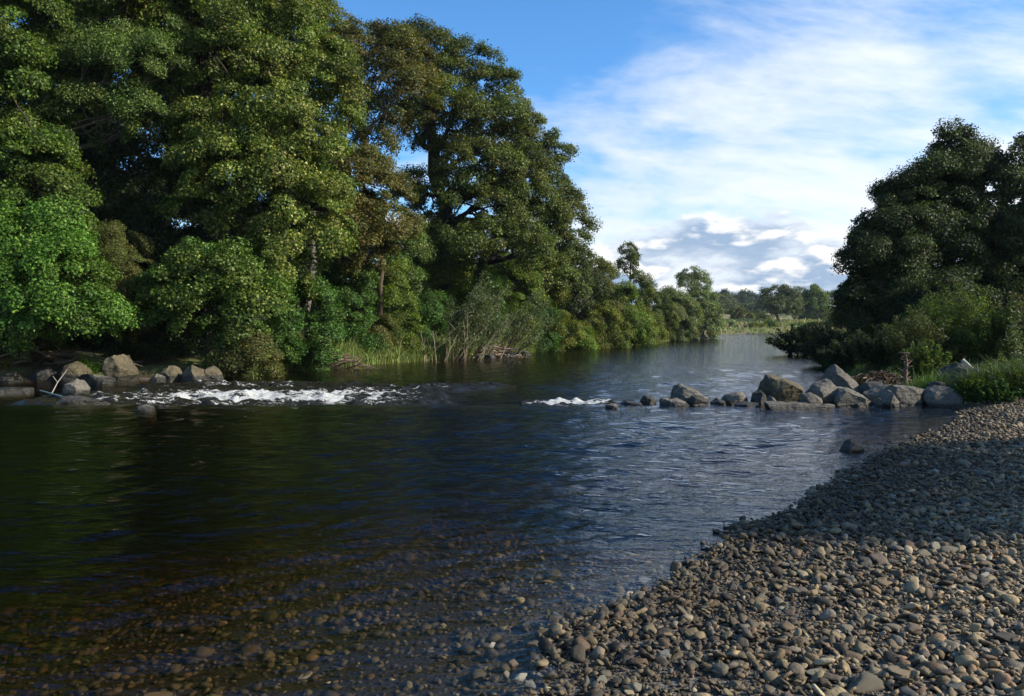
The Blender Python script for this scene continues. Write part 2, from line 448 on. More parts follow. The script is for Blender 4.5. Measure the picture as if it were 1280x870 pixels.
# ---------------------------------------------------------------- water: one closed body
wx = spaced(-60, [(-24, 3), (-12, .22), (-6, .09), (9.6, .05), (16, .14), (30, .6), (100, 3), (240, 8)])
wy = spaced(-20, [(2.6, 1.5), (8.5, .04), (13, .06), (26, .10), (40, .25), (90, 1.2), (214, 4)])
X, Y = np.meshgrid(wx, wy)
rw = np.random.default_rng(11)
Zw = level(X, Y)
dist = np.hypot(X, Y)
for i in range(64):
    lam = np.exp(rw.uniform(np.log(.18), np.log(.95)))
    # crests run from near left to far right on this river, with some spread
    th = math.radians(108+rw.normal(0, 30))
    kx, ky = math.cos(th)*6.283/lam, math.sin(th)*6.283/lam
    amp = .0056*lam**.8
    fade = np.clip(1-(dist-lam*38)/(lam*20), 0, 1)       # the grid is too coarse for short waves far away
    envl = .6+.4*np.sin(X*.6*rw.normal(1, .3)+Y*.5*rw.normal(1, .3)+rw.uniform(0, 6))
    ph = kx*X+ky*Y+rw.uniform(0, 6.28)+.9*np.sin(X*.8+rw.uniform(0, 6))+.8*np.sin(Y*.9+rw.uniform(0, 6))
    Zw = Zw+amp*fade*envl*np.sin(ph)
dlw, drw = bank(X, Y)
ed = ss(-drw, 0, 1.6)*.75+.25
Zw = (Zw-level(X, Y))*ed*(.55+.45*ss(X+.35*(Y-6), -1.5, 2.5))+level(X, Y)
rapid = (np.exp(-((Y-20.3)/2.4)**2)*ss(-X, 1.0, 3.0)+np.exp(-((Y-18.6)/1.3)**2)*ss(X, -.8, .2)*ss(-X, -6, -2.2))
rapid = np.clip(rapid, 0, 1)
Zw = Zw+rapid*.03*wob(X*1.0, Y*2.2, 1.4)
V = np.stack([X, Y, Zw], -1).reshape(-1, 3)
nx, ny = len(wx), len(wy)
Fq = grid_faces(nx, ny)
# skirt and floor close the volume
per = np.concatenate([np.arange(nx), np.arange(1, ny)*nx+nx-1, (ny-1)*nx+np.arange(nx-2, -1, -1), np.arange(ny-2, 0, -1)*nx])
Vb = V[per].copy(); Vb[:, 2] = -3.0
n0 = len(V); npz = len(per); j = np.arange(npz); j2 = (j+1) % npz
side = np.stack([per[j2], per[j], n0+j, n0+j2], -1)
V = np.concatenate([V, Vb])
chop = .80+.20*ss(X+.35*(Y-6), -1.5, 2.5)*ss(Y, 4.0, 8.0)*ss(-Y, -30, -20)+.15*ss(-Y, -30, -20)*ss(Y, 8, 12)
me = np_mesh('river_water', V, [Fq, side, (n0+j[::-1])[None]], attrs={'rough': np.concatenate([(rapid*.6).ravel(), np.zeros(npz)]), 'chop': np.concatenate([chop.ravel(), np.ones(npz)])})
tag(link('river_water', me, M_WATER, smooth=True), kind='structure')

# ---------------------------------------------------------------- rapids
def rapid_mesh(name, x0, x1, y0, y1, foamf, amp):
    xs = np.arange(x0, x1, .05); ys = np.arange(y0, y1, .04)
    X, Y = np.meshgrid(xs, ys)
    fo = foamf(X, Y)
    t = 0
    rr = np.random.default_rng(3)
    for i in range(38):
        lam = np.exp(rr.uniform(np.log(.16), np.log(1.1))); th = math.radians(90+rr.normal(0, 38))
        ph = (math.cos(th)*X+math.sin(th)*Y)*6.283/lam+rr.uniform(0, 6.28)+1.2*np.sin(X*1.7+rr.uniform(0, 6))+1.1*np.sin(Y*1.5+rr.uniform(0, 6))
        t = t+lam**.8*(1-np.abs(np.sin(ph/2)))*1.0
    t = (t-t.mean())/t.std()
    t = t+.9*np.sin(Y*3.1+.8*np.sin(X*1.1)+.5*np.sin(X*3.3))
    edge = np.clip(fo*4, 0, 1)
    Z = level(X, Y)+.012+edge*(.05+amp*t*np.clip(fo*1.8, .15, 1))*.9-.22*(1-edge)
    gf = grid_faces(len(xs), len(ys)); gf = gf[fo.ravel()[gf].max(1) > .10]      # only where the water breaks
    me = np_mesh(name, np.stack([X, Y, Z], -1).reshape(-1, 3), gf, attrs={'foam': fo.ravel(), 'rough': np.ones(X.size)*.6, 'chop': np.ones(X.size)})
    return link(name, me, M_FOAM, smooth=True)
def foam_left(X, Y):
    yc = 20.3+.3*np.sin(X*.5)
    core = np.exp(-((X+6.2)/4.1)**4)*np.exp(-((Y-yc)/2.5)**4)
    lip = ss(Y, 17.3+.2*np.sin(X*1.3), 17.9+.2*np.sin(X*1.3))
    tail = .62*np.exp(-((X+3.2)/2.8)**2)*np.exp(-((Y-22.6-(X+3.6)*.7)/1.7)**2)
    left = .72*np.exp(-((X+9.3)/3.0)**2)*np.exp(-((Y-20.6)/2.0)**2)
    up = .66*np.exp(-((X+8.0)/3.8)**2)*np.exp(-((Y-24.6)/1.6)**2)
    f = np.clip(np.maximum.reduce([core, tail, left, up]), 0, 1)*lip
    f = f*(.72+.42*wob(X*.6, Y*1.6, 1.7))
    return np.clip(f*1.15, 0, 1)*ss(X, -12.9, -11.8)
def foam_right(X, Y):
    f = np.exp(-((X-1.35)/1.05)**4)*np.exp(-((Y-18.5)/1.0)**2)*(.95+.4*wob(X, Y*2, .8))
    f = np.maximum(f, .45*np.exp(-((X-3.9)/.8)**2)*np.exp(-((Y-18.2)/.35)**2))
    return np.clip(f*1.1, 0, 1)*ss(Y, 17.35, 17.8)
o = rapid_mesh('rapids', -13.0, .2, 17.1, 27.5, foam_left, .048)
tag(o, 'white broken water of the rapid under the tall trees, wider of the two', 'rapids', kind='stuff')
o = rapid_mesh('rapids', .05, 5.4, 17.2, 19.6, foam_right, .045)
tag(o, 'short white riffle in midstream beside the boulder spit', 'rapids', kind='stuff')

# ---------------------------------------------------------------- thin valley air
bm = bmesh.new(); bmesh.ops.create_cube(bm, size=1)
for v in bm.verts:
    v.co.x = -420+1020*(v.co.x+.5); v.co.y = -60+700*(v.co.y+.5); v.co.z = -4.5+44*(v.co.z+.5)
me = bpy.data.meshes.new('haze'); bm.to_mesh(me); bm.free()
m, g, out = new_mat('valley_air')
pv = g.new('ShaderNodeVolumePrincipled'); pv.inputs['Color'].default_value = (.72, .84, 1, 1); pv.inputs['Density'].default_value = HAZE
pv.inputs['Anisotropy'].default_value = .1
g.l.new(pv.outputs[0], out.inputs['Volume'])
tag(link('haze', me, m), 'thin bluish air over the river valley', None, kind='stuff')
# ---------------------------------------------------------------- foliage tools
def leaf_quads(Pp, Nn, size, aspect, rng, droop=.0):
    n = len(Pp)
    r = unit(rng.normal(0, 1, (n, 3))); r[:, 2] -= droop
    t = unit(np.cross(Nn, r)); b = np.cross(Nn, t)
    s = size[:, None]; w = s*aspect*.5
    f = Nn*s*.10
    a = Pp-t*s*.5-f; c = Pp+t*s*.5-f
    l = Pp+b*w+f; r_ = Pp-b*w+f
    V = np.stack([a, l, c, r_], 1).reshape(-1, 3)
    return V, np.arange(n*4).reshape(-1, 4)
def tints(n, rng, cols, wts, jit=.16, hue=.05):
    cols = np.array(cols, float); k = rng.choice(len(cols), n, p=np.array(wts)/sum(wts))
    c = cols[k]*(1+rng.normal(0, jit, (n, 1)))*(1+rng.normal(0, hue, (n, 3)))
    return np.clip(c, .004, .6)

PAL = {  # leaf colours (weights): deep, mid, light, pale or turning
 'maple':  ([(.028,.055,.010), (.060,.105,.016), (.125,.175,.034), (.22,.26,.09)], [3, 4, 2.4, .25]),
 'creamy': ([(.035,.062,.010), (.080,.115,.020), (.18,.195,.044), (.30,.31,.13)], [2.6, 4, 2.8, .5]),
 'ash':    ([(.036,.065,.014), (.080,.125,.028), (.15,.20,.058), (.24,.29,.13)], [3, 4, 2.2, .4]),
 'bright': ([(.036,.085,.012), (.066,.140,.020), (.11,.20,.034), (.18,.27,.06)], [2.4, 4, 2, .3]),
 'dark':   ([(.014,.022,.007), (.026,.038,.011), (.045,.058,.018), (.07,.075,.03)], [3, 4, 1.4, .3]),  # near-black greens: shade of hollow and undergrowth put into the leaf colour
 'bronze': ([(.036,.042,.010), (.074,.074,.020), (.125,.115,.036), (.17,.12,.04)], [3, 4, 2, .8]),
 'rust':   ([(.042,.045,.012), (.095,.078,.022), (.14,.105,.03), (.08,.10,.025)], [2, 3, 2, 3]),
 'beech':  ([(.030,.045,.009), (.066,.085,.017), (.125,.140,.034), (.19,.19,.065)], [3, 4, 2.3, .4]),
 'elder':  ([(.024,.055,.011), (.048,.102,.019), (.085,.155,.030), (.14,.21,.06)], [3, 4, 1.6, .3]),
 'hazel':  ([(.042,.070,.011), (.082,.125,.018), (.14,.19,.030), (.25,.24,.04)], [3, 4, 1.6, .4]),
 'yellow': ([(.052,.075,.012), (.090,.115,.018), (.14,.15,.026), (.22,.18,.03)], [2.5, 3, 2, .8]),
 'lime':   ([(.075,.13,.014), (.13,.20,.024), (.18,.27,.040)], [2, 3, 1]),
 'willow': ([(.060,.080,.028), (.115,.140,.052), (.20,.23,.105), (.30,.33,.19)], [3, 4, 2, .6]),
 'olive':  ([(.046,.056,.015), (.085,.098,.026), (.14,.15,.045), (.12,.095,.03)], [3, 4, 1.4, 1]),
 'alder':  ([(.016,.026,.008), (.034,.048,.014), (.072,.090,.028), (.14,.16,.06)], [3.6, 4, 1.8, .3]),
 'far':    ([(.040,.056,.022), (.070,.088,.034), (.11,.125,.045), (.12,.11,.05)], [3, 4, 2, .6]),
 'farhaze':([(.030,.042,.030), (.045,.060,.040), (.07,.085,.05)], [3, 4, 2]),  # greens shifted to blue: distance haze put into the leaf colour
}
BARKC = {'grey': (.13, .115, .09), 'dark': (.05, .043, .033), 'brown': (.10, .075, .05), 'pale': (.26, .23, .17)}

def crown_leaves(lobes, rng, leaf, clump_r, pal, cover=2.6, aspect=.7, flat=.62, back=.45, under=.35, updir=.55, fill=.12, ragged=.2):
    """Leaves on clumps that sit on the outside of the lobes (cx,cy,cz,rx,ry,rz); also a few clumps inside."""
    leaf = leaf*.73; L = np.array(lobes, float)
    cent = []; nrm = []
    for i, (cx, cy, cz, rx, ry, rz) in enumerate(L):
        area = 4*np.pi*((rx*ry)**1.6/3+(rx*rz)**1.6/3+(ry*rz)**1.6/3)**(1/1.6)
        n = max(4, int(area/(np.pi*clump_r**2)*1.3))
        v = unit(rng.normal(0, 1, (n, 3)))
        keep = rng.random(n) < np.where(v[:, 2] < -.35, under, 1)*np.where(v[:, 1] > .35, back, 1)
        v = v[keep]
        # broken outline: clumps stand out or sink in by low-frequency noise
        ph = rng.uniform(0, 6.28, 3)
        lump = .5*np.sin(v[:, 0]*5+ph[0])+.5*np.sin(v[:, 2]*6+ph[1])+.4*np.sin(v[:, 1]*5+v[:, 0]*3+ph[2])
        rr = .93+ragged*(.35*lump+.5*(rng.random(len(v))-.55))
        c = np.array([cx, cy, cz])+v*np.array([rx, ry, rz])*rr[:, None]
        nn = unit(v/np.array([rx, ry, rz]))
        inside = np.zeros(len(c), bool)
        for k, (ax, ay, az_, bx, by, bz) in enumerate(L):
            if k != i: inside |= (((c-[ax, ay, az_])/[bx, by, bz])**2).sum(1) < .62
        c = c[~inside]; nn = nn[~inside]
        cent.append(c); nrm.append(nn)
        nf = int(n*fill)
        if nf:
            c = np.array([cx, cy, cz])+unit(rng.normal(0, 1, (nf, 3)))*np.array([rx, ry, rz])*(rng.random((nf, 1))**.5)*.75
            cent.append(c); nrm.append(unit(rng.normal(0, 1, (nf, 3))))
    C = np.concatenate(cent); N = np.concatenate(nrm)
    m = len(C)
    cr = clump_r*rng.lognormal(0, .28, m)
    axis = unit(N*(1-updir)+np.array([0, 0, 1])*updir+rng.normal(0, .15, (m, 3)))
    per = np.maximum(6, (cover*np.pi*cr**2/(leaf*leaf*aspect*.5)*rng.uniform(.6, 1.25, m))).astype(int)
    idx = np.repeat(np.arange(m), per); n = len(idx)
    v = unit(rng.normal(0, 1, (n, 3)))
    d = (v*axis[idx]).sum(1); v = np.where((d < -.15)[:, None], v-2*d[:, None]*axis[idx], v)
    rad = (.45+.6*rng.random(n)**.6)*cr[idx]
    off = v*rad[:, None]
    # flatten along the clump's own axis: a leafy spray, not a ball
    da = (off*axis[idx]).sum(1)[:, None]*axis[idx]; off = off-da*(1-flat)
    # sprays reach outwards
    off = off+N[idx]*(rng.random((n, 1))**3)*cr[idx][:, None]*.7
    Pp = C[idx]+off
    Nn = unit(v*.55+axis[idx]*.35+rng.normal(0, .42, (n, 3)))
    size = leaf*.92*rng.uniform(.4, 1.45, n)
    V, Q = leaf_quads(Pp, Nn, size, aspect, rng)
    cols, w = PAL[pal] if isinstance(pal, str) else pal
    ct = tints(n, rng, cols, w)
    # each spray of leaves has its own age and colour
    cj = (1+rng.normal(0, .16, (m, 1)))*(1+rng.normal(0, .05, (m, 3)))
    ct = np.clip(ct*cj[idx]*[1.26, 1.25, 1.04], .004, .55)
    return V, Q, np.repeat(ct, 4, 0), C, n

N_LEAVES = 0
def make_tree(name, label, base, lobes, pal, seed, leaf=.16, clump_r=.75, bark='grey', trunk_r=.3, group=None, cat='tree',
              lean=(0, 0), limbs=True, twigs=.35, foliage_name='crown', stem_name='trunk', stems=1, **kw):
    """lobes in world units; base = foot of the trunk."""
    global N_LEAVES
    rng = np.random.default_rng(seed)
    base = np.array(base, float)
    root = empty(name, tuple(base), label, cat, group)
    V, Q, ct, C, n = crown_leaves(lobes, rng, leaf, clump_r, pal, **kw)
    N_LEAVES += n
    o = link(foliage_name, np_mesh(foliage_name, V-base, Q, col=ct), M_LEAF, root)
    L = np.array(lobes, float)
    T = Tubes(); bc = BARKC[bark]
    top = L[np.argmax(L[:, 2]+L[:, 5]*.2)]
    cm = L[:, :3].mean(0)
    for s in range(stems):
        off = np.zeros(3) if stems == 1 else np.r_[rng.normal(0, .25*stems**.3, 2), 0]
        tgt = np.array([cm[0]*.4+top[0]*.6, cm[1]+.2, top[2]-.2*top[5]]) if stems == 1 else L[rng.integers(len(L)), :3]
        tr = bend(base+off-[0, 0, .3], tgt, 14, rng, .05)
        rr = trunk_r/stems**.4*np.linspace(1, .22, 14); rr[0] *= 1.35; rr[1] *= 1.1
        T.add(tr, rr, 9, col=bc)
        if limbs:
            for l in (L if stems == 1 else L[rng.choice(len(L), min(2, len(L)), replace=False)]):
                h = np.clip((l[2]-l[5]*.6-base[2])/max(.1, tgt[2]-base[2]), .15, .9)
                k = int(h*11)+1
                lb = bend(tr[k], l[:3], 8, rng, .08, -.04)
                T.add(lb, rr[k]*.62*np.linspace(1, .3, 8), 6, col=bc)
                near = C[np.argsort(((C-l[:3])/l[3:])**2 @ np.ones(3))]
                m = max(2, int(len(near)*twigs/len(L)))
                for c in near[rng.choice(min(len(near), 60), min(m, len(near), 60), replace=False)]:
                    q = lb[rng.integers(3, 8)]
                    T.add(bend(q, c, 5, rng, .08), rr[k]*.16*np.linspace(1, .25, 5)+.008, 4, col=bc)
    me = T.mesh(stem_name); me.transform(__import__('mathutils').Matrix.Translation(Vector(-base)))
    link(stem_name, me, M_BARK, root, smooth=True)
    return root

def LP(px, py, Y, rx, rz, ry=None):
    """A lobe whose centre is seen at (px,py) at depth Y and whose radii are rx, rz photo pixels there."""
    c = P(px, py, Y); k = Y/F
    return (c.x, c.y, c.z, rx*k, (ry if ry is not None else (rx+rz)/2*k), rz*k)
def on_ground(px, Y, dy=0):
    x = (px-640)/F*Y*1.0
    return (x, Y+dy, hgt1(x, Y+dy))

def shrub(label, px, top, base, Y, wpx, pal, seed, name='shrub', leaf=.12, clump_r=.38, group=None, cat='shrub', nl=7, **kw):
    """Rounded bush: several lobes from the ground up within the outline given in photo pixels."""
    rng = np.random.default_rng(seed)
    k = Y/F; x0 = (px-640)*k; zt = P(px, top, Y).z; g0 = hgt1(x0, Y); zb = min(P(px, base, Y).z, g0+.3)
    W = wpx*k/2; H = zt-zb
    lobes = [(x0, Y, zb+H*.42, W*.72, W*.7, H*.46)]
    for i in range(nl):
        u = rng.uniform(-1, 1); h = rng.uniform(.12, .95)*(1-.45*abs(u)**1.6)
        r = rng.uniform(.26, .42)
        lobes.append((x0+u*W*(1-r*.6), Y+rng.uniform(-.6, .4)*W*.8, zb+H*min(h, 1-r*.55), W*r*1.1, W*r, min(H*r*.75, W*r*1.4)))
    return make_tree(name, label, (x0, Y, g0), lobes, pal, seed, leaf=leaf, clump_r=clump_r, trunk_r=max(.04, W*.05), cat=cat, group=group,
                     foliage_name='foliage', stem_name='stems', stems=4, limbs=True, under=.8, twigs=.2, **kw)

def spray_bush(name, label, base, H, W, n_stems, pal, seed, leaf=.10, aspect=.28, per=90, lean=(0, 0), bark='brown', cat='shrub', group=None, stem_r=.02, curve=.35, bare=.25, D=None, spread=.12):
    """Upright arching stems carrying narrow leaves, as on a willow."""
    global N_LEAVES
    rng = np.random.default_rng(seed); base = np.array(base, float)
    root = empty(name, tuple(base), label, cat, group)
    T = Tubes(); PP = []; NN = []
    D = D or W
    for i in range(n_stems):
        th = rng.uniform(0, 6.283); r = rng.random()**.6
        d = np.array([math.cos(th)*r*W/2, math.sin(th)*r*D/2, 0])
        h = H*(1-.5*r**2)*rng.uniform(.62, 1.08)
        b0 = base+d*spread*2+[0, 0, -.1]
        t = np.linspace(0, 1, 9)[:, None]
        out_ = d*(1-spread*2)+np.array([lean[0]*h, lean[1]*h, 0])
        pts = b0+out_*t**(1+curve)+np.array([0, 0, h])*t**(1-curve*.25)+rng.normal(0, .02*H, (9, 3))*t
        T.add(pts, stem_r*rng.uniform(.6, 1.2)*np.linspace(1, .3, 9), 4, col=np.array(BARKC[bark])*rng.uniform(.7, 1.3))
        m = int(per*rng.uniform(.6, 1.3))
        tt = bare+(1-bare)*rng.random(m)**.75
        ii = np.clip((tt*8).astype(int), 0, 7); fr = (tt*8-ii)[:, None]
        p = pts[ii]*(1-fr)+pts[ii+1]*fr
        T_ = unit(pts[ii+1]-pts[ii])
        # short side twigs
        sd = unit(rng.normal(0, 1, (m, 3))+T_*.9)
        ln = (.05+.14*rng.random(m)*(1.15-tt))*H*.8
        p = p+sd*ln[:, None]
        PP.append(p); NN.append(unit(rng.normal(0, .8, (m, 3))+[0, 0, .45]))
    Pp = np.concatenate(PP); Nn = np.concatenate(NN); n = len(Pp); N_LEAVES += n
    V, Q = leaf_quads(Pp, Nn, leaf*rng.uniform(.6, 1.35, n), aspect, rng, droop=0)
    cols, w = PAL[pal]; ct = np.repeat(tints(n, rng, cols, w), 4, 0)
    link('foliage', np_mesh('foliage', V-base, Q, col=ct), M_LEAF, root)
    me = T.mesh('stems'); me.transform(__import__('mathutils').Matrix.Translation(Vector(-base)))
    link('stems', me, M_BARK, root, smooth=True)
    return root

def blades(name, label, pts, H, rng, cols, wts, width=.012, per=1, lean=.35, kind='stuff', cat=None, Hs=None, wind=(.12, 0)):
    """Grass: tapering bent blades rooted at pts."""
    pts = np.repeat(np.asarray(pts, float), per, 0); n = len(pts)
    if per > 1: pts[:, :2] += rng.normal(0, .05, (n, 2))
    h = H*rng.lognormal(-.05, .3, n)*(np.repeat(Hs, per) if Hs is not None else 1)
    d = rng.normal(0, lean, (n, 2)); d += wind
    side = unit(np.c_[rng.normal(0, 1, (n, 2)), np.zeros(n)])
    wv = width*rng.uniform(.6, 1.5, n)[:, None]*side
    mid = pts+np.c_[d*h[:, None]*.3, h*.6]; tip = pts+np.c_[d*h[:, None], h*(1-.3*np.minimum(1, (d**2).sum(1)))]
    V = np.stack([pts-wv, pts+wv, mid+wv*.8, mid-wv*.8, tip+wv*.1, tip-wv*.1], 1).reshape(-1, 3)
    b = np.arange(n)[:, None]*6
    Q = np.concatenate([b+[0, 1, 2, 3], b+[3, 2, 4, 5]])
    ct = np.repeat(tints(n, rng, cols, wts, .2), 6, 0)
    o = link(name, np_mesh(name, V, Q, col=ct), M_GRASS)
    return tag(o, label, cat, kind=kind)
# ================================================================ the wooded left bank
GT = 'tall trees of the left bank'
# far left
make_tree('maple_tree', 'tall dark green maple filling the far upper left edge, its crown cut by the frame', on_ground(-60, 31),
  [LP(-50,60,31,110,120), LP(15,120,30,62,55), LP(30,215,29.5,58,45), LP(-40,220,29.5,70,70), LP(15,25,31,60,50), LP(60,260,29.4,50,32), LP(-10,290,29.3,60,35), LP(-40,-60,31.5,90,70), LP(-120,10,31,80,120), LP(-60,-140,32.5,80,70)],
  'maple', 101, leaf=.15, clump_r=.62, trunk_r=.4, bark='dark', group=GT, ragged=.35)
make_tree('leafy_tree', 'low bright fresh green tree at the left edge, overhanging the boulders', on_ground(-15, 28.8),
  [LP(5,310,28.2,62,36), LP(60,345,27.6,58,34), LP(92,385,27.4,42,26), LP(20,385,27.3,70,32), LP(-50,350,28,80,60), LP(55,300,28.3,45,24), LP(100,408,27.3,34,18)],
  'bright', 102, leaf=.135, clump_r=.5, trunk_r=.2, bark='dark', ragged=.3, under=.6)
make_tree('ash_tree', 'feathery pale green ash reaching out of the frame at upper left', on_ground(110, 34),
  [LP(100,10,33,70,60), LP(165,25,33,60,50), LP(190,95,32,38,46), LP(130,95,32,60,38), LP(75,90,31.5,42,40), LP(110,150,31.5,48,28), LP(60,165,31,36,26), LP(180,150,32,28,20), LP(205,-10,34,50,30), LP(120,-70,34,70,60), LP(60,-130,35,70,60)],
  'ash', 103, leaf=.13, clump_r=.5, aspect=.5, trunk_r=.32, bark='grey', group=GT, ragged=.45, cover=2.2)
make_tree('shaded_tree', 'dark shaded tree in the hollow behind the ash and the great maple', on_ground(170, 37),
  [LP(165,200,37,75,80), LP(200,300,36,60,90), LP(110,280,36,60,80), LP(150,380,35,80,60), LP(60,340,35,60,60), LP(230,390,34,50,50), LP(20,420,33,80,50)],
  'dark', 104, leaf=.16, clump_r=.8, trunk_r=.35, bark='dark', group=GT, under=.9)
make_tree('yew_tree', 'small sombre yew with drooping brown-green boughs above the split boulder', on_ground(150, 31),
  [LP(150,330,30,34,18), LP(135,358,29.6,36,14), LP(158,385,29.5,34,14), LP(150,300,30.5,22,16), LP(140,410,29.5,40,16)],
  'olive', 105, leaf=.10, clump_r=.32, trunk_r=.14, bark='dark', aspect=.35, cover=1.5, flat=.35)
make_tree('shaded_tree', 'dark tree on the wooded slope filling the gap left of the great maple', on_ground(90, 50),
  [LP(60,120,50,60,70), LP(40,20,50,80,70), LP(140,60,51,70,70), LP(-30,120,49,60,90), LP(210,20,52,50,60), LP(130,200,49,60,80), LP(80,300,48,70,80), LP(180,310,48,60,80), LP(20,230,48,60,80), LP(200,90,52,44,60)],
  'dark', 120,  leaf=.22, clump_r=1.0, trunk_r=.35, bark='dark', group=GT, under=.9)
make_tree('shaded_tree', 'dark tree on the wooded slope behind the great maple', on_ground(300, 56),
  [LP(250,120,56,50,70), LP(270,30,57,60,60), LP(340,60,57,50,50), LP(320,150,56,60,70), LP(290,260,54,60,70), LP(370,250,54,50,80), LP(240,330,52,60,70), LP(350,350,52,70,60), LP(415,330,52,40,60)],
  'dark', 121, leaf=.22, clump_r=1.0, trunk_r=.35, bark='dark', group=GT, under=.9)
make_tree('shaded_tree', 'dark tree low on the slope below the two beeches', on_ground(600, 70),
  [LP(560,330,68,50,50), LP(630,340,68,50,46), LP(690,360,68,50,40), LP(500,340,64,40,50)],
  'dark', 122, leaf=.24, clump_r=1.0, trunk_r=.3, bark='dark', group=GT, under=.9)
# the great maple with creamy leaf undersides
make_tree('maple_tree', 'great maple with creamy pale-topped leaf clumps, the largest crown on the left bank', on_ground(320, 36),
  [LP(255,25,34.5,72,48), LP(330,20,35.5,66,44), LP(375,75,35,52,44), LP(300,80,33.5,62,42), LP(400,130,34.5,44,48), LP(240,80,34,34,44), LP(335,140,33,62,42),
   LP(275,165,32.5,50,30), LP(385,200,33.5,48,44), LP(300,215,32,72,36), LP(355,255,32,62,34), LP(265,250,31.8,50,26), LP(410,262,33.5,34,36), LP(380,300,32,46,34), LP(345,335,31.4,42,32), LP(225,150,33.5,22,24), LP(270,-50,35.5,70,50), LP(220,-110,36,70,50)],
  'creamy', 106, leaf=.15, clump_r=.52, trunk_r=.55, bark='dark', group=GT, ragged=.3, twigs=.2)
make_tree('maple_tree', 'small green maple with whitish tops leaning over the pale boulders', on_ground(262, 30.5),
  [LP(240,322,29.6,40,20), LP(275,345,29.2,48,26), LP(225,358,29.2,40,26), LP(300,372,29,36,28), LP(255,385,28.8,48,24), LP(215,405,28.8,26,20), LP(290,410,28.8,34,20)],
  'maple', 107, leaf=.14, clump_r=.42, trunk_r=.16, bark='dark', ragged=.3, under=.5)
make_tree('ash_tree', 'thin-topped tree rising behind the great maple against the blue sky', on_ground(385, 47),
  [LP(350,-5,46,46,26), LP(385,18,46,30,22), LP(405,40,46,24,26), LP(360,40,46,50,30), LP(392,5,46,16,12)],
  'beech', 108, leaf=.17, clump_r=.5, trunk_r=.26, bark='grey', group=GT, cover=1.3, ragged=.5)
make_tree('bronze_tree', 'bronze-tinted open tree between the great maple and the big beech', on_ground(470, 50),
  [LP(440,75,49,46,30), LP(480,90,48,46,34), LP(505,65,50,30,20), LP(440,130,48,42,36), LP(500,125,47.5,42,28), LP(455,175,47,34,22), LP(425,60,49,30,20), LP(520,105,48,26,26), LP(425,32,50,26,18), LP(452,52,50,28,20)],
  'bronze', 109, leaf=.18, clump_r=.62, trunk_r=.32, bark='pale', group=GT, cover=1.7, ragged=.4, twigs=.5)
make_tree('rusty_tree', 'rust-flecked tree under the bronze one, turning early', on_ground(470, 43),
  [LP(445,215,42.5,38,26), LP(470,250,42,40,30), LP(440,285,41,34,30), LP(485,285,41,32,26), LP(425,245,42,28,26), LP(462,320,40,34,24)],
  'rust', 110, leaf=.15, clump_r=.5, trunk_r=.2, bark='brown', ragged=.35)
make_tree('beech_tree', 'massive dark-trunked beech crowning the skyline of the left bank', on_ground(540, 56),
  [LP(500,62,57,30,20), LP(535,62,56.5,36,22), LP(580,88,56,40,30), LP(615,120,56,34,32), LP(545,110,55,44,28), LP(570,150,54,54,28), LP(620,170,54.5,44,34), LP(640,215,54,42,32),
   LP(595,210,53,48,30), LP(560,255,52.5,36,26), LP(610,265,52,52,28), LP(655,262,53,38,34), LP(590,305,51,50,24), LP(640,310,51,46,28), LP(545,300,52,26,18), LP(548,185,54.5,26,18), LP(522,238,53,24,20), LP(505,150,56,26,20), LP(575,225,53,26,20)],
  'beech', 111, leaf=.18, clump_r=.62, trunk_r=.62, bark='dark', group=GT, ragged=.35, twigs=.25, cover=2.3)
make_tree('beech_tree', 'second beech stepping down the skyline behind, with feathery right edge', on_ground(680, 64),
  [LP(655,150,66,18,18), LP(668,172,66,24,26), LP(690,205,65,22,26), LP(680,240,64,34,30), LP(702,262,64,22,34), LP(712,300,63,24,28), LP(690,310,62,34,34), LP(725,325,63,16,22), LP(705,345,61,36,22), LP(670,345,59,40,22)],
  'beech', 112, leaf=.19, clump_r=.62, trunk_r=.42, bark='dark', group=GT, ragged=.5, cover=2.2)
# understorey, left to right
GS = 'bushes under the trees of the left bank'
US = [
 ('dense dark bramble behind the leftmost boulders', 30, 412, 470, 29.6, 110, 'olive', .10),
 ('shaded hazel bush between yew and pale boulders', 185, 405, 468, 30.6, 90, 'dark', .11),
 ('sprawling olive bramble at the water right of the pale boulders', 315, 408, 468, 29.2, 90, 'olive', .10),
 ('deep green elder bush below the great maple', 385, 345, 455, 33.5, 90, 'elder', .13),
 ('dark green hazel crowding in front of the great maple trunk', 340, 340, 440, 31.5, 70, 'elder', .12),
 ('upright fresh green elder beside the grassy bank', 432, 325, 448, 36.5, 84, 'elder', .13),
 ('hazel bush with a few yellow sprays', 488, 330, 445, 39.5, 74, 'hazel', .13),
 ('pale-leaved bush below the rust-flecked tree', 505, 262, 345, 45, 64, 'ash', .14),
 ('low olive bush behind the bank grass', 455, 385, 448, 37, 70, 'olive', .11),
 ('dark rounded bush behind the bare willow stems', 530, 355, 440, 44, 62, 'elder', .13),
 ('green bush under the skyline beech', 560, 300, 375, 50, 80, 'hazel', .15),
 ('broad mid-green hazel above the flood debris', 640, 318, 420, 52, 84, 'hazel', .15),
 ('dark-leaved bush behind the leaning grey stems', 610, 345, 430, 49, 50, 'elder', .13),
 ('yellow-tinged bush turning early below the second beech', 692, 345, 425, 57, 54, 'yellow', .15),
 ('dark green bush at the water past the debris pile', 672, 370, 438, 55, 56, 'elder', .14),
 ('lime green low bush at the end of the grass tongue', 722, 398, 434, 62, 34, 'lime', .14),
 ('olive thicket under the edge of the second beech', 735, 325, 420, 70, 70, 'olive', .17),
 ('dark ivy-clad bush on the skyline right of the beeches', 752, 318, 400, 78, 44, 'beech', .18),
 ('yellow-green bush at the waterline in midbank', 752, 370, 430, 70, 56, 'yellow', .16),
 ('green thicket at the foot of the slender dark tree', 782, 352, 425, 76, 60, 'hazel', .17),
]
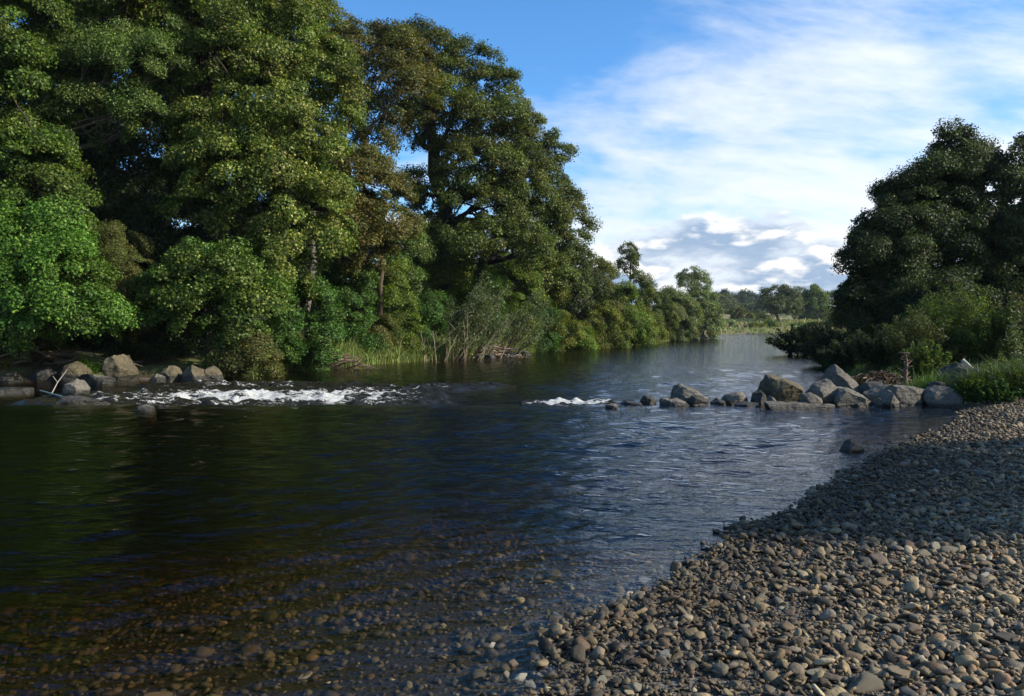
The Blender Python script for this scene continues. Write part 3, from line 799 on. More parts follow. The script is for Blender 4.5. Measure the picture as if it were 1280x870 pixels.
for i, (lab, px, top, base, Y, w, pal, lf) in enumerate(US):
    if 420 < px < 740: Y += 4.4
    shrub(lab, px, top, base, Y, w, pal, 200+i, leaf=lf, clump_r=.42 if Y < 45 else .55, group=GS)
make_tree('slender_tree', 'slender dark tree standing above the bushes at the river bend', on_ground(790, 90),
  [LP(785,317,90,9,12), LP(780,330,90,7,9), LP(791,330,90,8,9), LP(786,342,90,6,7), LP(797,352,89,10,8), LP(806,368,88,11,11), LP(790,376,88,13,10)],
  'beech', 113, leaf=.20, clump_r=.38, trunk_r=.16, bark='dark', ragged=.5, updir=.15, flat=.9, cover=2.2)
shrub('yellow-green willow bush low over the water at the bend', 806, 392, 430, 86, 52, 'yellow', 230, leaf=.17, clump_r=.6, name='willow_bush', group='willows at the river bend')
shrub('dark bush tucked behind the round willow', 826, 360, 420, 100, 34, 'beech', 231, leaf=.2, clump_r=.6, group=GS)
shrub('round grey-green willow standing at the far bend', 848, 362, 426, 104, 56, 'willow', 232, leaf=.2, clump_r=.7, name='willow_bush', group='willows at the river bend', nl=9)
shrub('dark bush closing the gap in the tree line left of the round willow', 812, 352, 425, 96, 30, 'beech', 233, leaf=.2, clump_r=.6, group=GS)
shrub('dark bush closing the gap in the tree line behind the round willow', 838, 368, 425, 112, 36, 'beech', 234, leaf=.2, clump_r=.6, group=GS)
make_tree('poplar_tree', 'leaning tall willow beyond the round one, highest at the far bend', on_ground(878, 122),
  [LP(862,347,120,12,11), LP(872,360,120,14,14), LP(880,378,119,16,16), LP(884,398,118,14,16), LP(870,385,118,16,20), LP(876,412,118,20,12)],
  'willow', 114, leaf=.24, clump_r=.65, trunk_r=.22, bark='grey', ragged=.4, under=.8)
# pale willow sprays and leaning bare stems
spray_bush('willow_bush', 'tall silvery willow spray rising over the flood debris', on_ground(575, 45.3), 5.4, 4.6, 34, 'willow', 240, leaf=.15, aspect=.3, per=330, bark='brown', lean=(.3, 0), stem_r=.035, bare=.35)
spray_bush('willow_bush', 'thin grey-leaved willow leaning right above the debris pile', on_ground(628, 49), 4.4, 4.0, 22, 'willow', 241, leaf=.14, aspect=.3, per=200, bark='brown', lean=(.5, 0), stem_r=.035, bare=.55)
def bare_stems(name, label, base, n, H, seed, lean):
    rng = np.random.default_rng(seed); base = np.array(base)
    T = Tubes()
    for i in range(n):
        b = base+np.r_[rng.normal(0, .8), rng.normal(0, .4), -.1]
        h = H*rng.uniform(.45, 1.0); l = lean+rng.normal(0, .28)
        t = np.linspace(0, 1, 8)[:, None]
        pts = b+np.array([l*h, rng.normal(0, .15)*h, 0])*t**1.15+np.array([0, 0, h])*t**.95+rng.normal(0, .02*h, (8, 3))*t
        T.add(pts-base, .022*rng.uniform(.6, 1.3)*np.linspace(1, .3, 8), 5, col=np.array((.42, .34, .22))*rng.uniform(.7, 1.15))
        for k in range(3):
            q = pts[rng.integers(3, 7)]; e_ = q+np.array([rng.normal(.3, .3), 0, rng.uniform(.3, .9)])*h*.25
            T.add(bend(q, e_, 4, rng, .08)-base, .012*np.linspace(1, .4, 4), 4, col=(.38, .32, .22))
    o = link(name, T.mesh(name), M_DEADWOOD, smooth=True); o.location = tuple(base)
    return tag(o, label, 'dead stems')
bare_stems('bare_willow_stems', 'bare bleached willow stems slanting right from the grassy bank', on_ground(552, 43.2), 15, 3.6, 250, .42)
bare_stems('bare_willow_stems', 'bare bleached stems standing up out of the flood debris', on_ground(606, 47.6), 12, 3.8, 251, .35)
# flood debris
def debris(name, label, base, W, D, H, n, seed, cols, r=.03, ln=(.4, 1.3), cat='debris pile'):
    rng = np.random.default_rng(seed); base = np.array(base); T = Tubes()
    for i in range(n):
        u = rng.normal(0, .34, 2); u = u/max(1, np.hypot(*u)/.75); h = H*max(.02, 1-(u**2).sum()*1.6)*rng.random()
        c = np.array([u[0]*W, u[1]*D, h]); th = rng.normal(0, .8); L = rng.uniform(*ln)
        d = np.array([math.cos(th), math.sin(th)*.7, rng.normal(0, .28)])*L/2
        T.add(bend(c-d, c+d, 5, rng, .09), r*rng.lognormal(0, .5)*np.array([1, 1, .9, .75, .4]), 5, col=np.array(cols[rng.integers(len(cols))])*rng.uniform(.6, 1.2))
    o = link(name, T.mesh(name), M_DEADWOOD, smooth=True); o.location = tuple(base)
    return tag(o, label, cat)
debris('driftwood_pile', 'tangled heap of bleached flood debris at the foot of the bare stems', on_ground(618, 48.6), 3.0, 1.3, 1.15, 330, 260, [(.36, .28, .19), (.22, .16, .10), (.42, .35, .26)], .035)
debris('driftwood_pile', 'small tangle of pinkish twigs on the grassy bank left of the debris heap', on_ground(560, 43.0), 1.8, .7, .6, 120, 261, [(.36, .26, .19), (.26, .17, .12)], .022)
debris('driftwood_pile', 'dark tangle of roots and twigs trapped behind the leftmost boulders', on_ground(40, 28.4), 5.0, .9, .8, 150, 262, [(.16, .12, .08), (.10, .075, .05)], .022)
debris('driftwood_pile', 'shaded twigs hanging by the olive bramble at the water', on_ground(400, 35.4), 3.0, .8, .8, 110, 263, [(.20, .14, .10), (.13, .09, .06)], .02)
# bank grass
rng = np.random.default_rng(77)
def bank_points(n, y0, y1, d0, d1, side=0, x0=-60, x1=120):
    out_ = []
    while sum(len(a) for a in out_) < n:
        y = rng.uniform(y0, y1, n*2); e_ = xl(y) if side == 0 else xr(y)
        x = e_+rng.uniform(-d1*3, d1*3, n*2)
        dl, dr = bank(x, y); d = dl if side == 0 else dr
        k = (d > d0) & (d < d1) & (x > x0) & (x < x1)
        x, y = x[k], y[k]; out_.append(np.c_[x, y, hgt(x, y)-.02])
    return np.concatenate(out_)[:n]
GC = [(.11, .17, .03), (.18, .25, .05), (.28, .28, .10), (.34, .28, .14)]
p_ = bank_points(34000, 35, 66, -.12, 3.4)
hs = .5+1.0*np.clip(wob(p_[:, 0], p_[:, 1], 2.4)*.5+.5, 0, 1)
blades('riverside_grass', 'long grass along the sunlit part of the left bank', p_, .62, rng, GC, [3, 4, 2, 1], width=.016, lean=.4, Hs=hs)
p_ = bank_points(6000, 66, 120, -.1, 2.0)
blades('riverside_grass', 'grass along the left bank towards the far bend', p_, .8, rng, GC, [2, 3, 3, 2], width=.05, lean=.4)
p_ = bank_points(5000, 28, 36, -.05, 1.6, x0=-11.5)
blades('riverside_grass', 'sparse grass under the bushes right of the pale boulders', p_, .35, rng, GC, [4, 3, 1, .6], width=.014, lean=.5)
# ================================================================ far shore
GM = 'trees beyond the far meadow'
make_tree('oak_tree', 'lone rounded dark tree standing on the far meadow', on_ground(974, 225),
  [LP(973,370,225,18,10), LP(960,378,224,12,9), LP(987,378,224,13,9), LP(973,384,222,18,9), LP(982,372,226,12,10), LP(964,388,222,10,6), LP(990,388,222,9,6), LP(958,368,225,4,3)],
  'far', 301, leaf=.5, clump_r=1.1, trunk_r=.45, bark='brown', ragged=.45, under=.7, cover=2.0)
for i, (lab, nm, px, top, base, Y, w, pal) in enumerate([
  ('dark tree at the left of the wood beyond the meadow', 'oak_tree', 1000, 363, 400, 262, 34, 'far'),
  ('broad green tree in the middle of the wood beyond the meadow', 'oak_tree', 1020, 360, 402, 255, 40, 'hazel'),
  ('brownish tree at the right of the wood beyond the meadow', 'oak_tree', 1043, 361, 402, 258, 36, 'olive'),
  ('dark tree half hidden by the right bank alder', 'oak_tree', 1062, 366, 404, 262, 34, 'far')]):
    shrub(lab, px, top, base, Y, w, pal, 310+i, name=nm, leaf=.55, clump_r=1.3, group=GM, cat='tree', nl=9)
FB = [
 ('low olive willow bush on the far shore, left of centre', 938, 404, 415, 206, 30, 'yellow'),
 ('small dark bush at the left end of the far shore', 916, 404, 414, 205, 14, 'far'),
 ('flat green bush on the far shore below the lone tree', 962, 403, 415, 208, 26, 'hazel'),
 ('small green bush right of the lone tree on the far shore', 998, 404, 413, 212, 22, 'elder'),
 ('grey-green hedge bush at the back of the meadow', 925, 386, 401, 250, 30, 'olive'),
 ('dusty hedge bush at the back of the meadow behind the lone tree', 950, 392, 402, 252, 26, 'olive'),
 ('brown scrub at the right end of the meadow', 1048, 392, 412, 215, 24, 'olive'),
 ('dark scrub at the water on the right end of the far shore', 1022, 409, 417, 206, 20, 'far')]
for i, (lab, px, top, base, Y, w, pal) in enumerate(FB):
    shrub(lab, px, top, base, Y, w, pal, 330+i, leaf=.4, clump_r=.7, group='bushes on the far meadow', nl=6)
# wooded hill behind
rh = np.random.default_rng(9)
HT = [(900,374,420,26,'far'), (912,379,400,22,'far'), (926,372,430,20,'farhaze'), (938,369,440,20,'farhaze'), (950,371,436,18,'farhaze'), (962,376,430,18,'farhaze'), (905,366,455,16,'farhaze'),
      (892,384,380,24,'far'), (915,388,370,26,'olive'), (935,386,375,24,'far'), (952,384,385,24,'farhaze'), (968,386,380,20,'far'), (930,366,470,18,'farhaze'), (985,380,420,20,'farhaze'), (890,370,460,20,'far'), (1080,372,400,30,'far'), (1105,370,400,30,'far')]
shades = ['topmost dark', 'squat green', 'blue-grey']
HL = ['green tree at the left foot of the far wooded hill behind the leaning willow', 'low green tree below the house on the far hill', 'haze-tinted blue-green tree just right of the hilltop house',
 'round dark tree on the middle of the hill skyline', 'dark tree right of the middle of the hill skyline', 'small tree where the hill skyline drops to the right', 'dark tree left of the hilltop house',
 'low tree at the hill foot, partly hidden by the leaning willow', 'olive tree at the hill foot below the house', 'green tree at the hill foot in the middle', 'haze-tinted blue-grey tree on the hillside left of the lone meadow tree',
 'green tree at the hill foot behind the lone meadow tree', 'highest far tree on the hill skyline behind the others', 'haze-tinted bluish tree between lone tree and the wood', 'tree on the hill behind the tall leaning willow', 'far tree seen through the right bank alder', 'far tree behind the right bank alder']
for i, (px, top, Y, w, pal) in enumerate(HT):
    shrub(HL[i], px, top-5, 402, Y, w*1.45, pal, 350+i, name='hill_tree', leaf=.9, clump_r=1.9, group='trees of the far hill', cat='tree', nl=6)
# house among the trees on the hill
def box(bm, x0, x1, y0, y1, z0, z1):
    v = [bm.verts.new(p) for p in ((x0,y0,z0),(x1,y0,z0),(x1,y1,z0),(x0,y1,z0),(x0,y0,z1),(x1,y0,z1),(x1,y1,z1),(x0,y1,z1))]
    for f in ((0,1,5,4),(1,2,6,5),(2,3,7,6),(3,0,4,7),(4,5,6,7),(3,2,1,0)): bm.faces.new([v[i] for i in f])
def bm_obj(name, bm, mat, parent=None, smooth=False):
    bmesh.ops.recalc_face_normals(bm, faces=bm.faces)
    me = bpy.data.meshes.new(name); bm.to_mesh(me); bm.free()
    return link(name, me, mat, parent, smooth)
def flat_mat(name, c, rough=.8, ns=2.0):
    m, g, out = new_mat(name); tcn = g.new('ShaderNodeTexCoord')
    n = g.noise(tcn.outputs['Object'], ns, 5, .6); p = g.new('ShaderNodeBsdfPrincipled')
    g.put(p.inputs['Base Color'], g.mix(n, tuple(x*.8 for x in c), tuple(min(1, x*1.15) for x in c))); p.inputs['Roughness'].default_value = rough
    g.l.new(p.outputs[0], out.inputs[0]); return m
M_WALL = flat_mat('pink_render', (.42, .30, .24)); M_TILE = flat_mat('roof_tile', (.22, .12, .09)); M_GLASS = flat_mat('window_glass', (.04, .05, .06), .15)
hc = P(919, 372, 452); zb = hc.z-4.6
hr = empty('house', (hc.x, hc.y, zb), 'pinkish house with a red-brown roof among the trees on the far hill', 'house'); hr.scale = (.55, .55, .62)
bm = bmesh.new(); box(bm, -5.5, 5.5, -3.5, 3.5, 0, 6.0)
bm_obj('wall', bm, M_WALL, hr)
bm = bmesh.new()
vs = [bm.verts.new(p) for p in ((-6,-4,6.0),(6,-4,6.0),(6,4,6.0),(-6,4,6.0),(-6,0,8.6),(6,0,8.6))]
for f in ((0,1,5,4),(2,3,4,5),(1,2,5),(3,0,4),(3,2,1,0)): bm.faces.new([vs[i] for i in f])
bm_obj('roof', bm, M_TILE, hr)
bm = bmesh.new(); box(bm, 3.2, 4.2, -.6, .6, 7.4, 9.8); bm_obj('chimney', bm, M_WALL, hr)
for wx_ in (-3.6, 0, 3.6):
    for wz in (1.2, 3.9):
        bm = bmesh.new(); box(bm, wx_-.55, wx_+.55, -3.56, -3.44, wz, wz+1.3); bm_obj('window', bm, M_GLASS, hr)
# rough meadow herbage
xs = rng.uniform(45, 110, 9000); ys = rng.uniform(188, 245, 9000)
dl, dr = bank(xs, ys); k = dl > .2; xs, ys = xs[k], ys[k]
blades('meadow_grass', 'rough tawny and green herbage on the far meadow', np.c_[xs, ys, hgt(xs, ys)-.05], .55, rng, [(.17, .21, .06), (.28, .28, .10), (.36, .31, .15), (.28, .18, .10)], [3, 3, 2, .8], width=.16, lean=.5)
# ================================================================ right bank
make_tree('alder_tree', 'big dark alder on the right bank, tallest there', on_ground(1195, 37),
  [LP(1190,200,37,30,26), LP(1175,235,36.5,40,30), LP(1215,240,36.5,46,34), LP(1160,285,36,40,34), LP(1205,300,35.5,60,36), LP(1250,290,36,44,40), LP(1185,355,35.5,70,36), LP(1240,360,35.5,56,40), LP(1205,215,37,26,24), LP(1188,176,37,18,14), LP(1140,245,36,24,20)],
  'alder', 401, leaf=.14, clump_r=.5, trunk_r=.35, bark='dark', ragged=.3, under=.9, cover=3.0, fill=.45)
make_tree('alder_tree', 'lower left alder of the right bank, its thin edge against the clouds', on_ground(1110, 36),
  [LP(1115,255,36,26,20), LP(1100,290,35.5,34,26), LP(1085,322,35,32,24), LP(1120,320,35,44,36), LP(1075,352,34.5,24,20), LP(1115,375,34.5,56,28), LP(1095,400,34,40,18), LP(1140,285,35.5,34,30)],
  'alder', 402, leaf=.13, clump_r=.42, trunk_r=.2, bark='dark', ragged=.36, under=.9, cover=3.0, fill=.45)
make_tree('alder_tree', 'dark tree cut by the right edge of the frame', on_ground(1320, 35),
  [LP(1275,210,36,22,26), LP(1300,240,36,44,40), LP(1290,310,35,50,44), LP(1330,280,35,60,60), LP(1300,370,34,66,44), LP(1285,185,36,16,14), LP(1253,205,36,8,9)],
  'alder', 403, leaf=.14, clump_r=.5, trunk_r=.35, bark='dark', ragged=.4, under=.8)
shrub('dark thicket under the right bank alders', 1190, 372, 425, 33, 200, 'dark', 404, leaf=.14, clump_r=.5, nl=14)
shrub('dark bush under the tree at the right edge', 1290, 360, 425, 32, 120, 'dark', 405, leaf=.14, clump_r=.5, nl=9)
shrub('olive bush behind the dark overhanging bush, lit by sun', 1052, 395, 430, 60, 44, 'olive', 406, leaf=.15, clump_r=.5, nl=6)
# willows over the bank
GW = 'low willow bushes above the boulder spit'
for i, (lab, px, Y, H, W, n, pal) in enumerate([
  ('broad sunlit willow bush, highest above the boulder spit', 1195, 25.5, 2.55, 3.4, 130, 'hazel'),
  ('fine-leaved willow bush left of the highest one', 1140, 24.5, 1.9, 2.6, 90, 'olive'),
  ('shaded low willow just behind the root tangle', 1105, 25.5, 1.4, 2.4, 70, 'alder'),
  ('willow bush right of the highest, towards the frame edge', 1240, 24.0, 1.9, 2.6, 90, 'hazel'),
  ('dark willow bush at the right edge behind the tall grass', 1282, 23.5, 2.1, 2.6, 80, 'olive'),
  ('small yellow-green willow in front of the fine-leaved one', 1160, 21.4, 1.15, 1.7, 60, 'hazel'),
  ('dark shaded willow on the bank beyond the pointed boulder', 1070, 30.5, 1.3, 3.0, 90, 'alder'),
  ('dark bush at the water behind the pointed boulder', 1040, 37.5, 1.7, 3.4, 90, 'alder')]):
    spray_bush('willow_bush', lab, on_ground(px, Y), H, W, n, pal, 420+i, leaf=.075 if Y < 30 else .10, aspect=.32, per=230, stem_r=.012, bare=.12, group=GW, spread=.22, curve=.45)
spray_bush('overhanging_bush', 'dark purplish bush trailing its twigs in the river from the right bank', (18.6, 52, 0.1), 1.7, 4.6, 90, 'alder', 440, leaf=.11, aspect=.6, per=130, stem_r=.016, bare=.1, bark='dark', curve=.2, D=3.5, spread=.15)
shrub('dark rounded bush on the point of the right bank', 1022, 403, 441, 52, 56, 'dark', 441, leaf=.13, clump_r=.42, nl=8)
spray_bush('weed_plant', 'tall pale-leaved weed sticking up by the right edge', on_ground(1269, 22.0), 2.15, .5, 7, 'willow', 442, leaf=.10, aspect=.4, per=60, stem_r=.012, bare=.2, cat='plant')
# roots and twigs caught behind the boulders
rcol = [(.13, .085, .06), (.08, .055, .04), (.20, .15, .11), (.05, .035, .025)]
debris('driftwood_pile', 'dark tangle of roots and dead leaves caught behind the boulder spit', on_ground(1100, 20.6), 1.6, .6, .62, 420, 270, rcol, .016, (.15, .55))
def leaf_litter(name, label, base, W, D, H, n, seed):
    rng_ = np.random.default_rng(seed)
    u = rng_.normal(0, .38, (n, 2)); h = H*np.clip(1-(u**2).sum(1)*1.4, .05, 1)*rng_.random(n)**.7
    Pp = np.c_[u[:, 0]*W, u[:, 1]*D, h]
    V, Q = leaf_quads(Pp, unit(rng_.normal(0, 1, (n, 3))), rng_.uniform(.04, .09, n), .7, rng_)
    ct = np.repeat(tints(n, rng_, [(.10, .065, .045), (.15, .10, .07), (.05, .035, .025), (.22, .17, .13)], [3, 2, 4, .6]), 4, 0)
    o = link(name, np_mesh(name, V, Q, col=ct), M_LEAF); o.location = tuple(base)
    return tag(o, label, None, kind='stuff')
leaf_litter('dead_leaves', 'brown dead leaves caught among roots behind the boulder spit', on_ground(1098, 20.5), 1.7, .6, .62, 2200, 271)
T = Tubes(); rs_ = np.random.default_rng(272); b = np.array(on_ground(1134, 19.6))
st = bend([0, 0, -.1], [-.05, 0, .95], 12, rs_, .03)
T.add(st, .048*np.linspace(1.2, .6, 12)*(1+.25*np.sin(np.arange(12)*2.4)), 9, col=(.17, .105, .075))
for k in range(26):
    q = st[rs_.integers(2, 12)]; th = rs_.uniform(0, 6.28); L_ = rs_.uniform(.06, .2)
    T.add(bend(q, q+np.array([math.cos(th)*L_, math.sin(th)*L_, rs_.uniform(-.05, .1)]), 4, rs_, .1), .018*np.linspace(1, .35, 4), 5, col=(.22, .15, .11))
o = link('dead_stump', T.mesh('dead_stump'), M_DEADWOOD, smooth=True); o.location = tuple(b)
tag(o, 'upright reddish dead stump with knobbly snags behind the boulders', 'stump')
T = Tubes(); p0 = P(1203, 450, 19.3); p1 = P(1236, 470, 18.9)
T.add(bend(p0, (p0+p1)/2+Vector((.02, 0, -.06)), 5, rs_, .04), [.05, .045, .04, .03, .028], 7, col=(.5, .45, .36))
T.add(bend((p0+p1)/2+Vector((.02, 0, -.06)), p1, 5, rs_, .04), [.028, .026, .024, .02, .015], 7, col=(.5, .45, .36))
tag(link('bleached_branch', T.mesh('bleached_branch'), M_DEADWOOD, smooth=True), 'pale bleached branch lying over the dark boulder by the tall grass', 'branch')
T = Tubes(); p0 = G(64, 493, -.1); p1 = P(84, 462, p0.y+.2); pm = P(72, 478, p0.y+.1)
T.add([p0, pm, p1], [.016, .013, .007], 6, col=(.45, .40, .32)); T.add([pm, P(66, 470, p0.y)], [.009, .005], 5, col=(.45, .40, .32))
T.add([G(50, 488, -.1), G(82, 497, -.02)], [.02, .025], 6, col=(.3, .35, .28))
tag(link('driftwood_branch', T.mesh('driftwood_branch'), M_DEADWOOD, smooth=True), 'thin pale driftwood branch sticking up at the left end of the rapid', 'branch')
# grass
GR = [(.045, .075, .018), (.085, .13, .03), (.13, .17, .045), (.20, .18, .08)]
def disc(cx, cy, rx, ry, n):
    a_ = rng.uniform(0, 6.283, n); r_ = rng.random(n)**.5
    x = cx+np.cos(a_)*r_*rx; y = cy+np.sin(a_)*r_*ry
    return np.c_[x, y, hgt(x, y)-.02], 1-.45*r_**2
c_ = on_ground(1262, 17.3)
p_, hs = disc(c_[0]+.15, c_[1], 1.25, .9, 22000)
blades('tall_grass', 'tall grass clump at the right edge between boulders and shingle', p_, .46, rng, GR, [4, 4, 2, .5], width=.007, lean=.75, Hs=hs*(.6+.8*np.clip(wob(p_[:, 0], p_[:, 1], .9)*.5+.5, 0, 1)))
p_ = bank_points(14000, 18.5, 34, .2, 4.5, side=1)
blades('bank_grass', 'short grass on the bank behind the boulder spit', p_, .22, rng, GR, [4, 3, 2, 1], width=.008, lean=.7)
p_ = bank_points(9000, 34, 85, -.1, 5, side=1)
blades('bank_grass', 'dark grass on the right bank towards the point', p_, .6, rng, GR, [5, 3, 1, .5], width=.03, lean=.6)
c_ = on_ground(1165, 18.9)
p_, hs = disc(c_[0]+.1, c_[1], .9, .5, 5000)
blades('grass_tuft', 'bright grass tuft behind the boulders between stump and dark boulder', p_, .38, rng, [(.10, .17, .03), (.16, .22, .05)], [3, 2], width=.006, Hs=hs)
c_ = G(103, 474, -.15); 
p_ = np.c_[rng.normal(c_.x, .17, 1500), rng.normal(c_.y+.25, .15, 1500), np.full(1500, -.05)]
blades('grass_tuft', 'bright green moss and grass tuft beside the beige boulder at far left', p_, .5, rng, [(.12, .24, .03), (.08, .17, .02)], [3, 2], width=.012, lean=.5)
for i, (lab, px, Y, H, W) in enumerate([('leafy weed clump at the left end of the tall grass by the last boulder', 1222, 16.9, .55, .9), ('leafy weed clump in front of the tall grass above the shingle', 1248, 16.5, .5, 1.0),
  ('broad weed clump at the frame edge above the shingle', 1276, 16.8, .62, 1.1), ('pale-stemmed weed clump behind the tall grass', 1255, 18.3, .9, 1.2)]):
    spray_bush('weed_plant', lab, on_ground(px, Y), H, W, 60, 'hazel' if i != 1 else 'elder', 460+i, leaf=.06, aspect=.45, per=70, stem_r=.005, bare=.1, group='weeds at the edge of the shingle', cat='plant', spread=.3, curve=.3)
# the tree out of frame whose shade lies across the shingle
make_tree('shade_tree', 'tree outside the frame on the right whose shade crosses the shingle', (14.5, 5.8, hgt1(14.5, 5.8)),
  [(14.5, 6.3, 2.4, 1.8, 1.6, 1.2), (14.3, 6.0, 3.9, 1.9, 1.7, 1.3), (14.6, 5.8, 5.4, 1.7, 1.6, 1.2), (14.4, 5.6, 6.8, 1.5, 1.3, 1.1), (15.5, 6.4, 4.6, 1.3, 1.3, 1.0), (14.0, 6.4, .9, 1.8, 1.6, .9), (15.5, 8.2, 3.2, 1.6, 1.5, 1.2), (15.2, 8.0, 5.2, 1.4, 1.3, 1.1), (15.6, 8.0, 1.2, 1.6, 1.5, 1.2)], 'alder', 450, leaf=.16, clump_r=.5, trunk_r=.22, bark='dark', cover=2.6, back=1, under=1)
# ================================================================ boulders
def rock(name, label, outline, Y, depth, seed, mat, z0=None, group=None, cat='boulder', front=.58, bevel=.012, ns=.042, dy=0.0, ridge=None, sink=.25, parent_obj=None):
    """Angular block: convex hull of a silhouette ring, a smaller front ring and a back ring, weathered."""
    rng_ = random.Random(seed)
    pts = [P(px, py, Y) for px, py in outline]
    c = sum(pts, Vector())/len(pts); zmin = min(p.z for p in pts)
    bm = bmesh.new(); D_ = depth
    for p in pts:
        q = p.copy()
        bm.verts.new((q.x, q.y+rng_.uniform(-.12, .18)*D_, q.z))
        if p.z < zmin+.12: bm.verts.new((q.x*1.0+rng_.uniform(-.05, .05), q.y+rng_.uniform(-.2, .2)*D_, zmin-sink))
        f = c+(p-c)*front*rng_.uniform(.55, 1.3); f.z -= .06*(max(pp.z for pp in pts)-zmin)
        bm.verts.new((f.x, Y-D_*rng_.uniform(.35, .6), f.z))
        b = c+(p-c)*rng_.uniform(.5, .85)
        bm.verts.new((b.x, Y+D_*rng_.uniform(.4, .65), b.z))
    for s in (-.5, .5):
        bm.verts.new((c.x+s*.9*(max(p.x for p in pts)-min(p.x for p in pts))*front, Y-D_*.5, zmin-sink))
        bm.verts.new((c.x+s*.8*(max(p.x for p in pts)-min(p.x for p in pts)), Y+D_*.5, zmin-sink))
    if ridge:
        for (px, py, yy) in ridge: bm.verts.new(P(px, py, yy))
    r = bmesh.ops.convex_hull(bm, input=bm.verts)
    for v in [v for v in bm.verts if not v.link_faces]: bm.verts.remove(v)
    ext = [max(abs(v.co[i]-c[i]) for v in bm.verts) for i in range(3)]
    for _ in range(5):
        d = Vector((rng_.gauss(0, 1), rng_.gauss(-.6, .8), rng_.gauss(.1, .7))).normalized()
        reach = max((v.co-c).dot(d) for v in bm.verts)
        r2 = bmesh.ops.bisect_plane(bm, geom=bm.verts[:]+bm.edges[:]+bm.faces[:], plane_co=c+d*reach*rng_.uniform(.68, .9), plane_no=d, clear_outer=True)
        ed = [e_ for e_ in bm.edges if e_.is_boundary]
        if ed: bmesh.ops.contextual_create(bm, geom=ed)
    bmesh.ops.dissolve_limit(bm, angle_limit=math.radians(9), verts=bm.verts, edges=bm.edges)
    sz = max(p.x for p in pts)-min(p.x for p in pts)
    bmesh.ops.bevel(bm, geom=list(bm.edges), offset=bevel*min(1.2, sz), segments=2, affect='EDGES', profile=.6)
    bmesh.ops.triangulate(bm, faces=bm.faces)
    for _ in range(4):
        tgt = max(.035, sz*.04); es = [e_ for e_ in bm.edges if e_.calc_length() > tgt*1.5]
        if not es or len(bm.verts) > 7000: break
        bmesh.ops.subdivide_edges(bm, edges=es, cuts=1, use_grid_fill=False)
        bmesh.ops.triangulate(bm, faces=[f for f in bm.faces if len(f.verts) > 3])
    bm.normal_update()
    so = Vector((seed*1.7, seed*.9, seed*.3)); mv = []
    for v in bm.verts:
        p = v.co/sz
        n = mnoise.fractal(p*2.2+so, .9, 2.0, 4)*ns*sz+abs(mnoise.noise(p*5+so))*-.5*ns*sz+mnoise.fractal(p*10+so, .7, 2.0, 4)*.3*ns*sz
        mv.append(v.normal*n)
    for v, d in zip(bm.verts, mv): v.co += d
    bmesh.ops.recalc_face_normals(bm, faces=bm.faces)
    org = Vector((c.x, Y, zmin))
    for v in bm.verts: v.co -= org
    me = bpy.data.meshes.new(name); bm.to_mesh(me); bm.free()
    me.update(); o = link(name, me, mat, smooth=True); me.set_sharp_from_angle(angle=math.radians(24)); o.location = org
    return tag(o, label, cat, group)
def Yb(py): return 1850/(py-408)-.0
GB = 'boulders of the spit on the right'
zc = lambda x, y: (940+x/4.267, 430+y/4.267)
def Z5(*a): return [zc(*p) for p in a]
rock('boulder', 'large tan leaning boulder with a rounded top, left end of the spit', Z5((52,195),(75,165),(130,160),(200,190),(268,235),(275,300),(150,306),(85,290),(48,235)), 17.9, 1.1, 1, M_ROCK_TAN, group=GB, front=.72)
rock('slab', 'long flat slab lying at water level in front of the spit', Z5((60,312),(120,306),(300,308),(425,320),(447,332),(440,346),(62,348)), 16.7, .7, 2, M_ROCK, group=GB, ns=.02, front=.9, bevel=.015, cat='boulder')
rock('boulder', 'small pale block between the leaning boulder and the slab', Z5((262,290),(275,266),(320,258),(372,282),(376,306),(262,306)), 17.1, .45, 3, M_ROCK, group=GB)
rock('boulder', 'humped grey boulder with a black shaded left face, mid-left of the spit', Z5((272,262),(320,210),(400,182),(440,210),(490,290),(465,325),(375,318),(300,300)), 17.8, 1.0, 4, M_ROCK, group=GB, front=.62)
rock('boulder', 'long pale sloping boulder dipping right into the river', Z5((455,232),(520,235),(600,272),(652,305),(648,324),(465,328),(400,300),(420,250)), 17.4, 1.0, 5, M_ROCK, group=GB, front=.75)
rock('boulder', 'pointed dark-faced boulder standing at the back of the spit', Z5((388,185),(410,135),(438,108),(480,128),(530,180),(577,230),(560,262),(450,262),(392,240)), 19.4, .9, 6, M_ROCK, group=GB, front=.55)
rock('boulder', 'sloping boulder leaning left behind the small wedge', Z5((592,262),(650,240),(705,213),(770,216),(760,290),(720,305),(650,298)), 17.9, .8, 7, M_ROCK, group=GB)
rock('boulder', 'broad pale flat-topped boulder in the middle of the spit', Z5((735,214),(800,214),(872,222),(918,250),(880,292),(800,312),(730,300),(715,250)), 17.6, .9, 8, M_ROCK, group=GB, front=.75)
rock('boulder', 'small wedge-shaped rock at the water below the middle of the spit', Z5((645,310),(668,284),(715,300),(722,322),(650,322)), 17.0, .35, 9, M_ROCK, group=GB)
rock('boulder', 'triangular lit rock standing before the broad flat-topped boulder', Z5((680,306),(735,238),(782,302),(775,322),(690,322)), 17.0, .45, 91, M_ROCK, group=GB)
rock('boulder', 'grey boulder with a black cleft at the right end of the spit', Z5((935,240),(985,222),(1050,226),(1112,262),(1135,318),(1030,330),(920,316),(900,285)), 17.3, 1.0, 10, M_ROCK, group=GB, front=.6)
rock('boulder', 'tall black-faced boulder behind the tall grass, highest of the spit', Z5((975,200),(1020,165),(1060,130),(1120,95),(1150,92),(1195,160),(1205,225),(1120,255),(1000,250)), 18.9, 1.1, 11, M_ROCK_DARK, group=GB, front=.7)
rock('boulder', 'small pale rock between the highest boulder and the tall grass', Z5((1115,250),(1135,222),(1190,220),(1215,240),(1205,262),(1125,262)), 17.7, .5, 12, M_ROCK, group=GB)
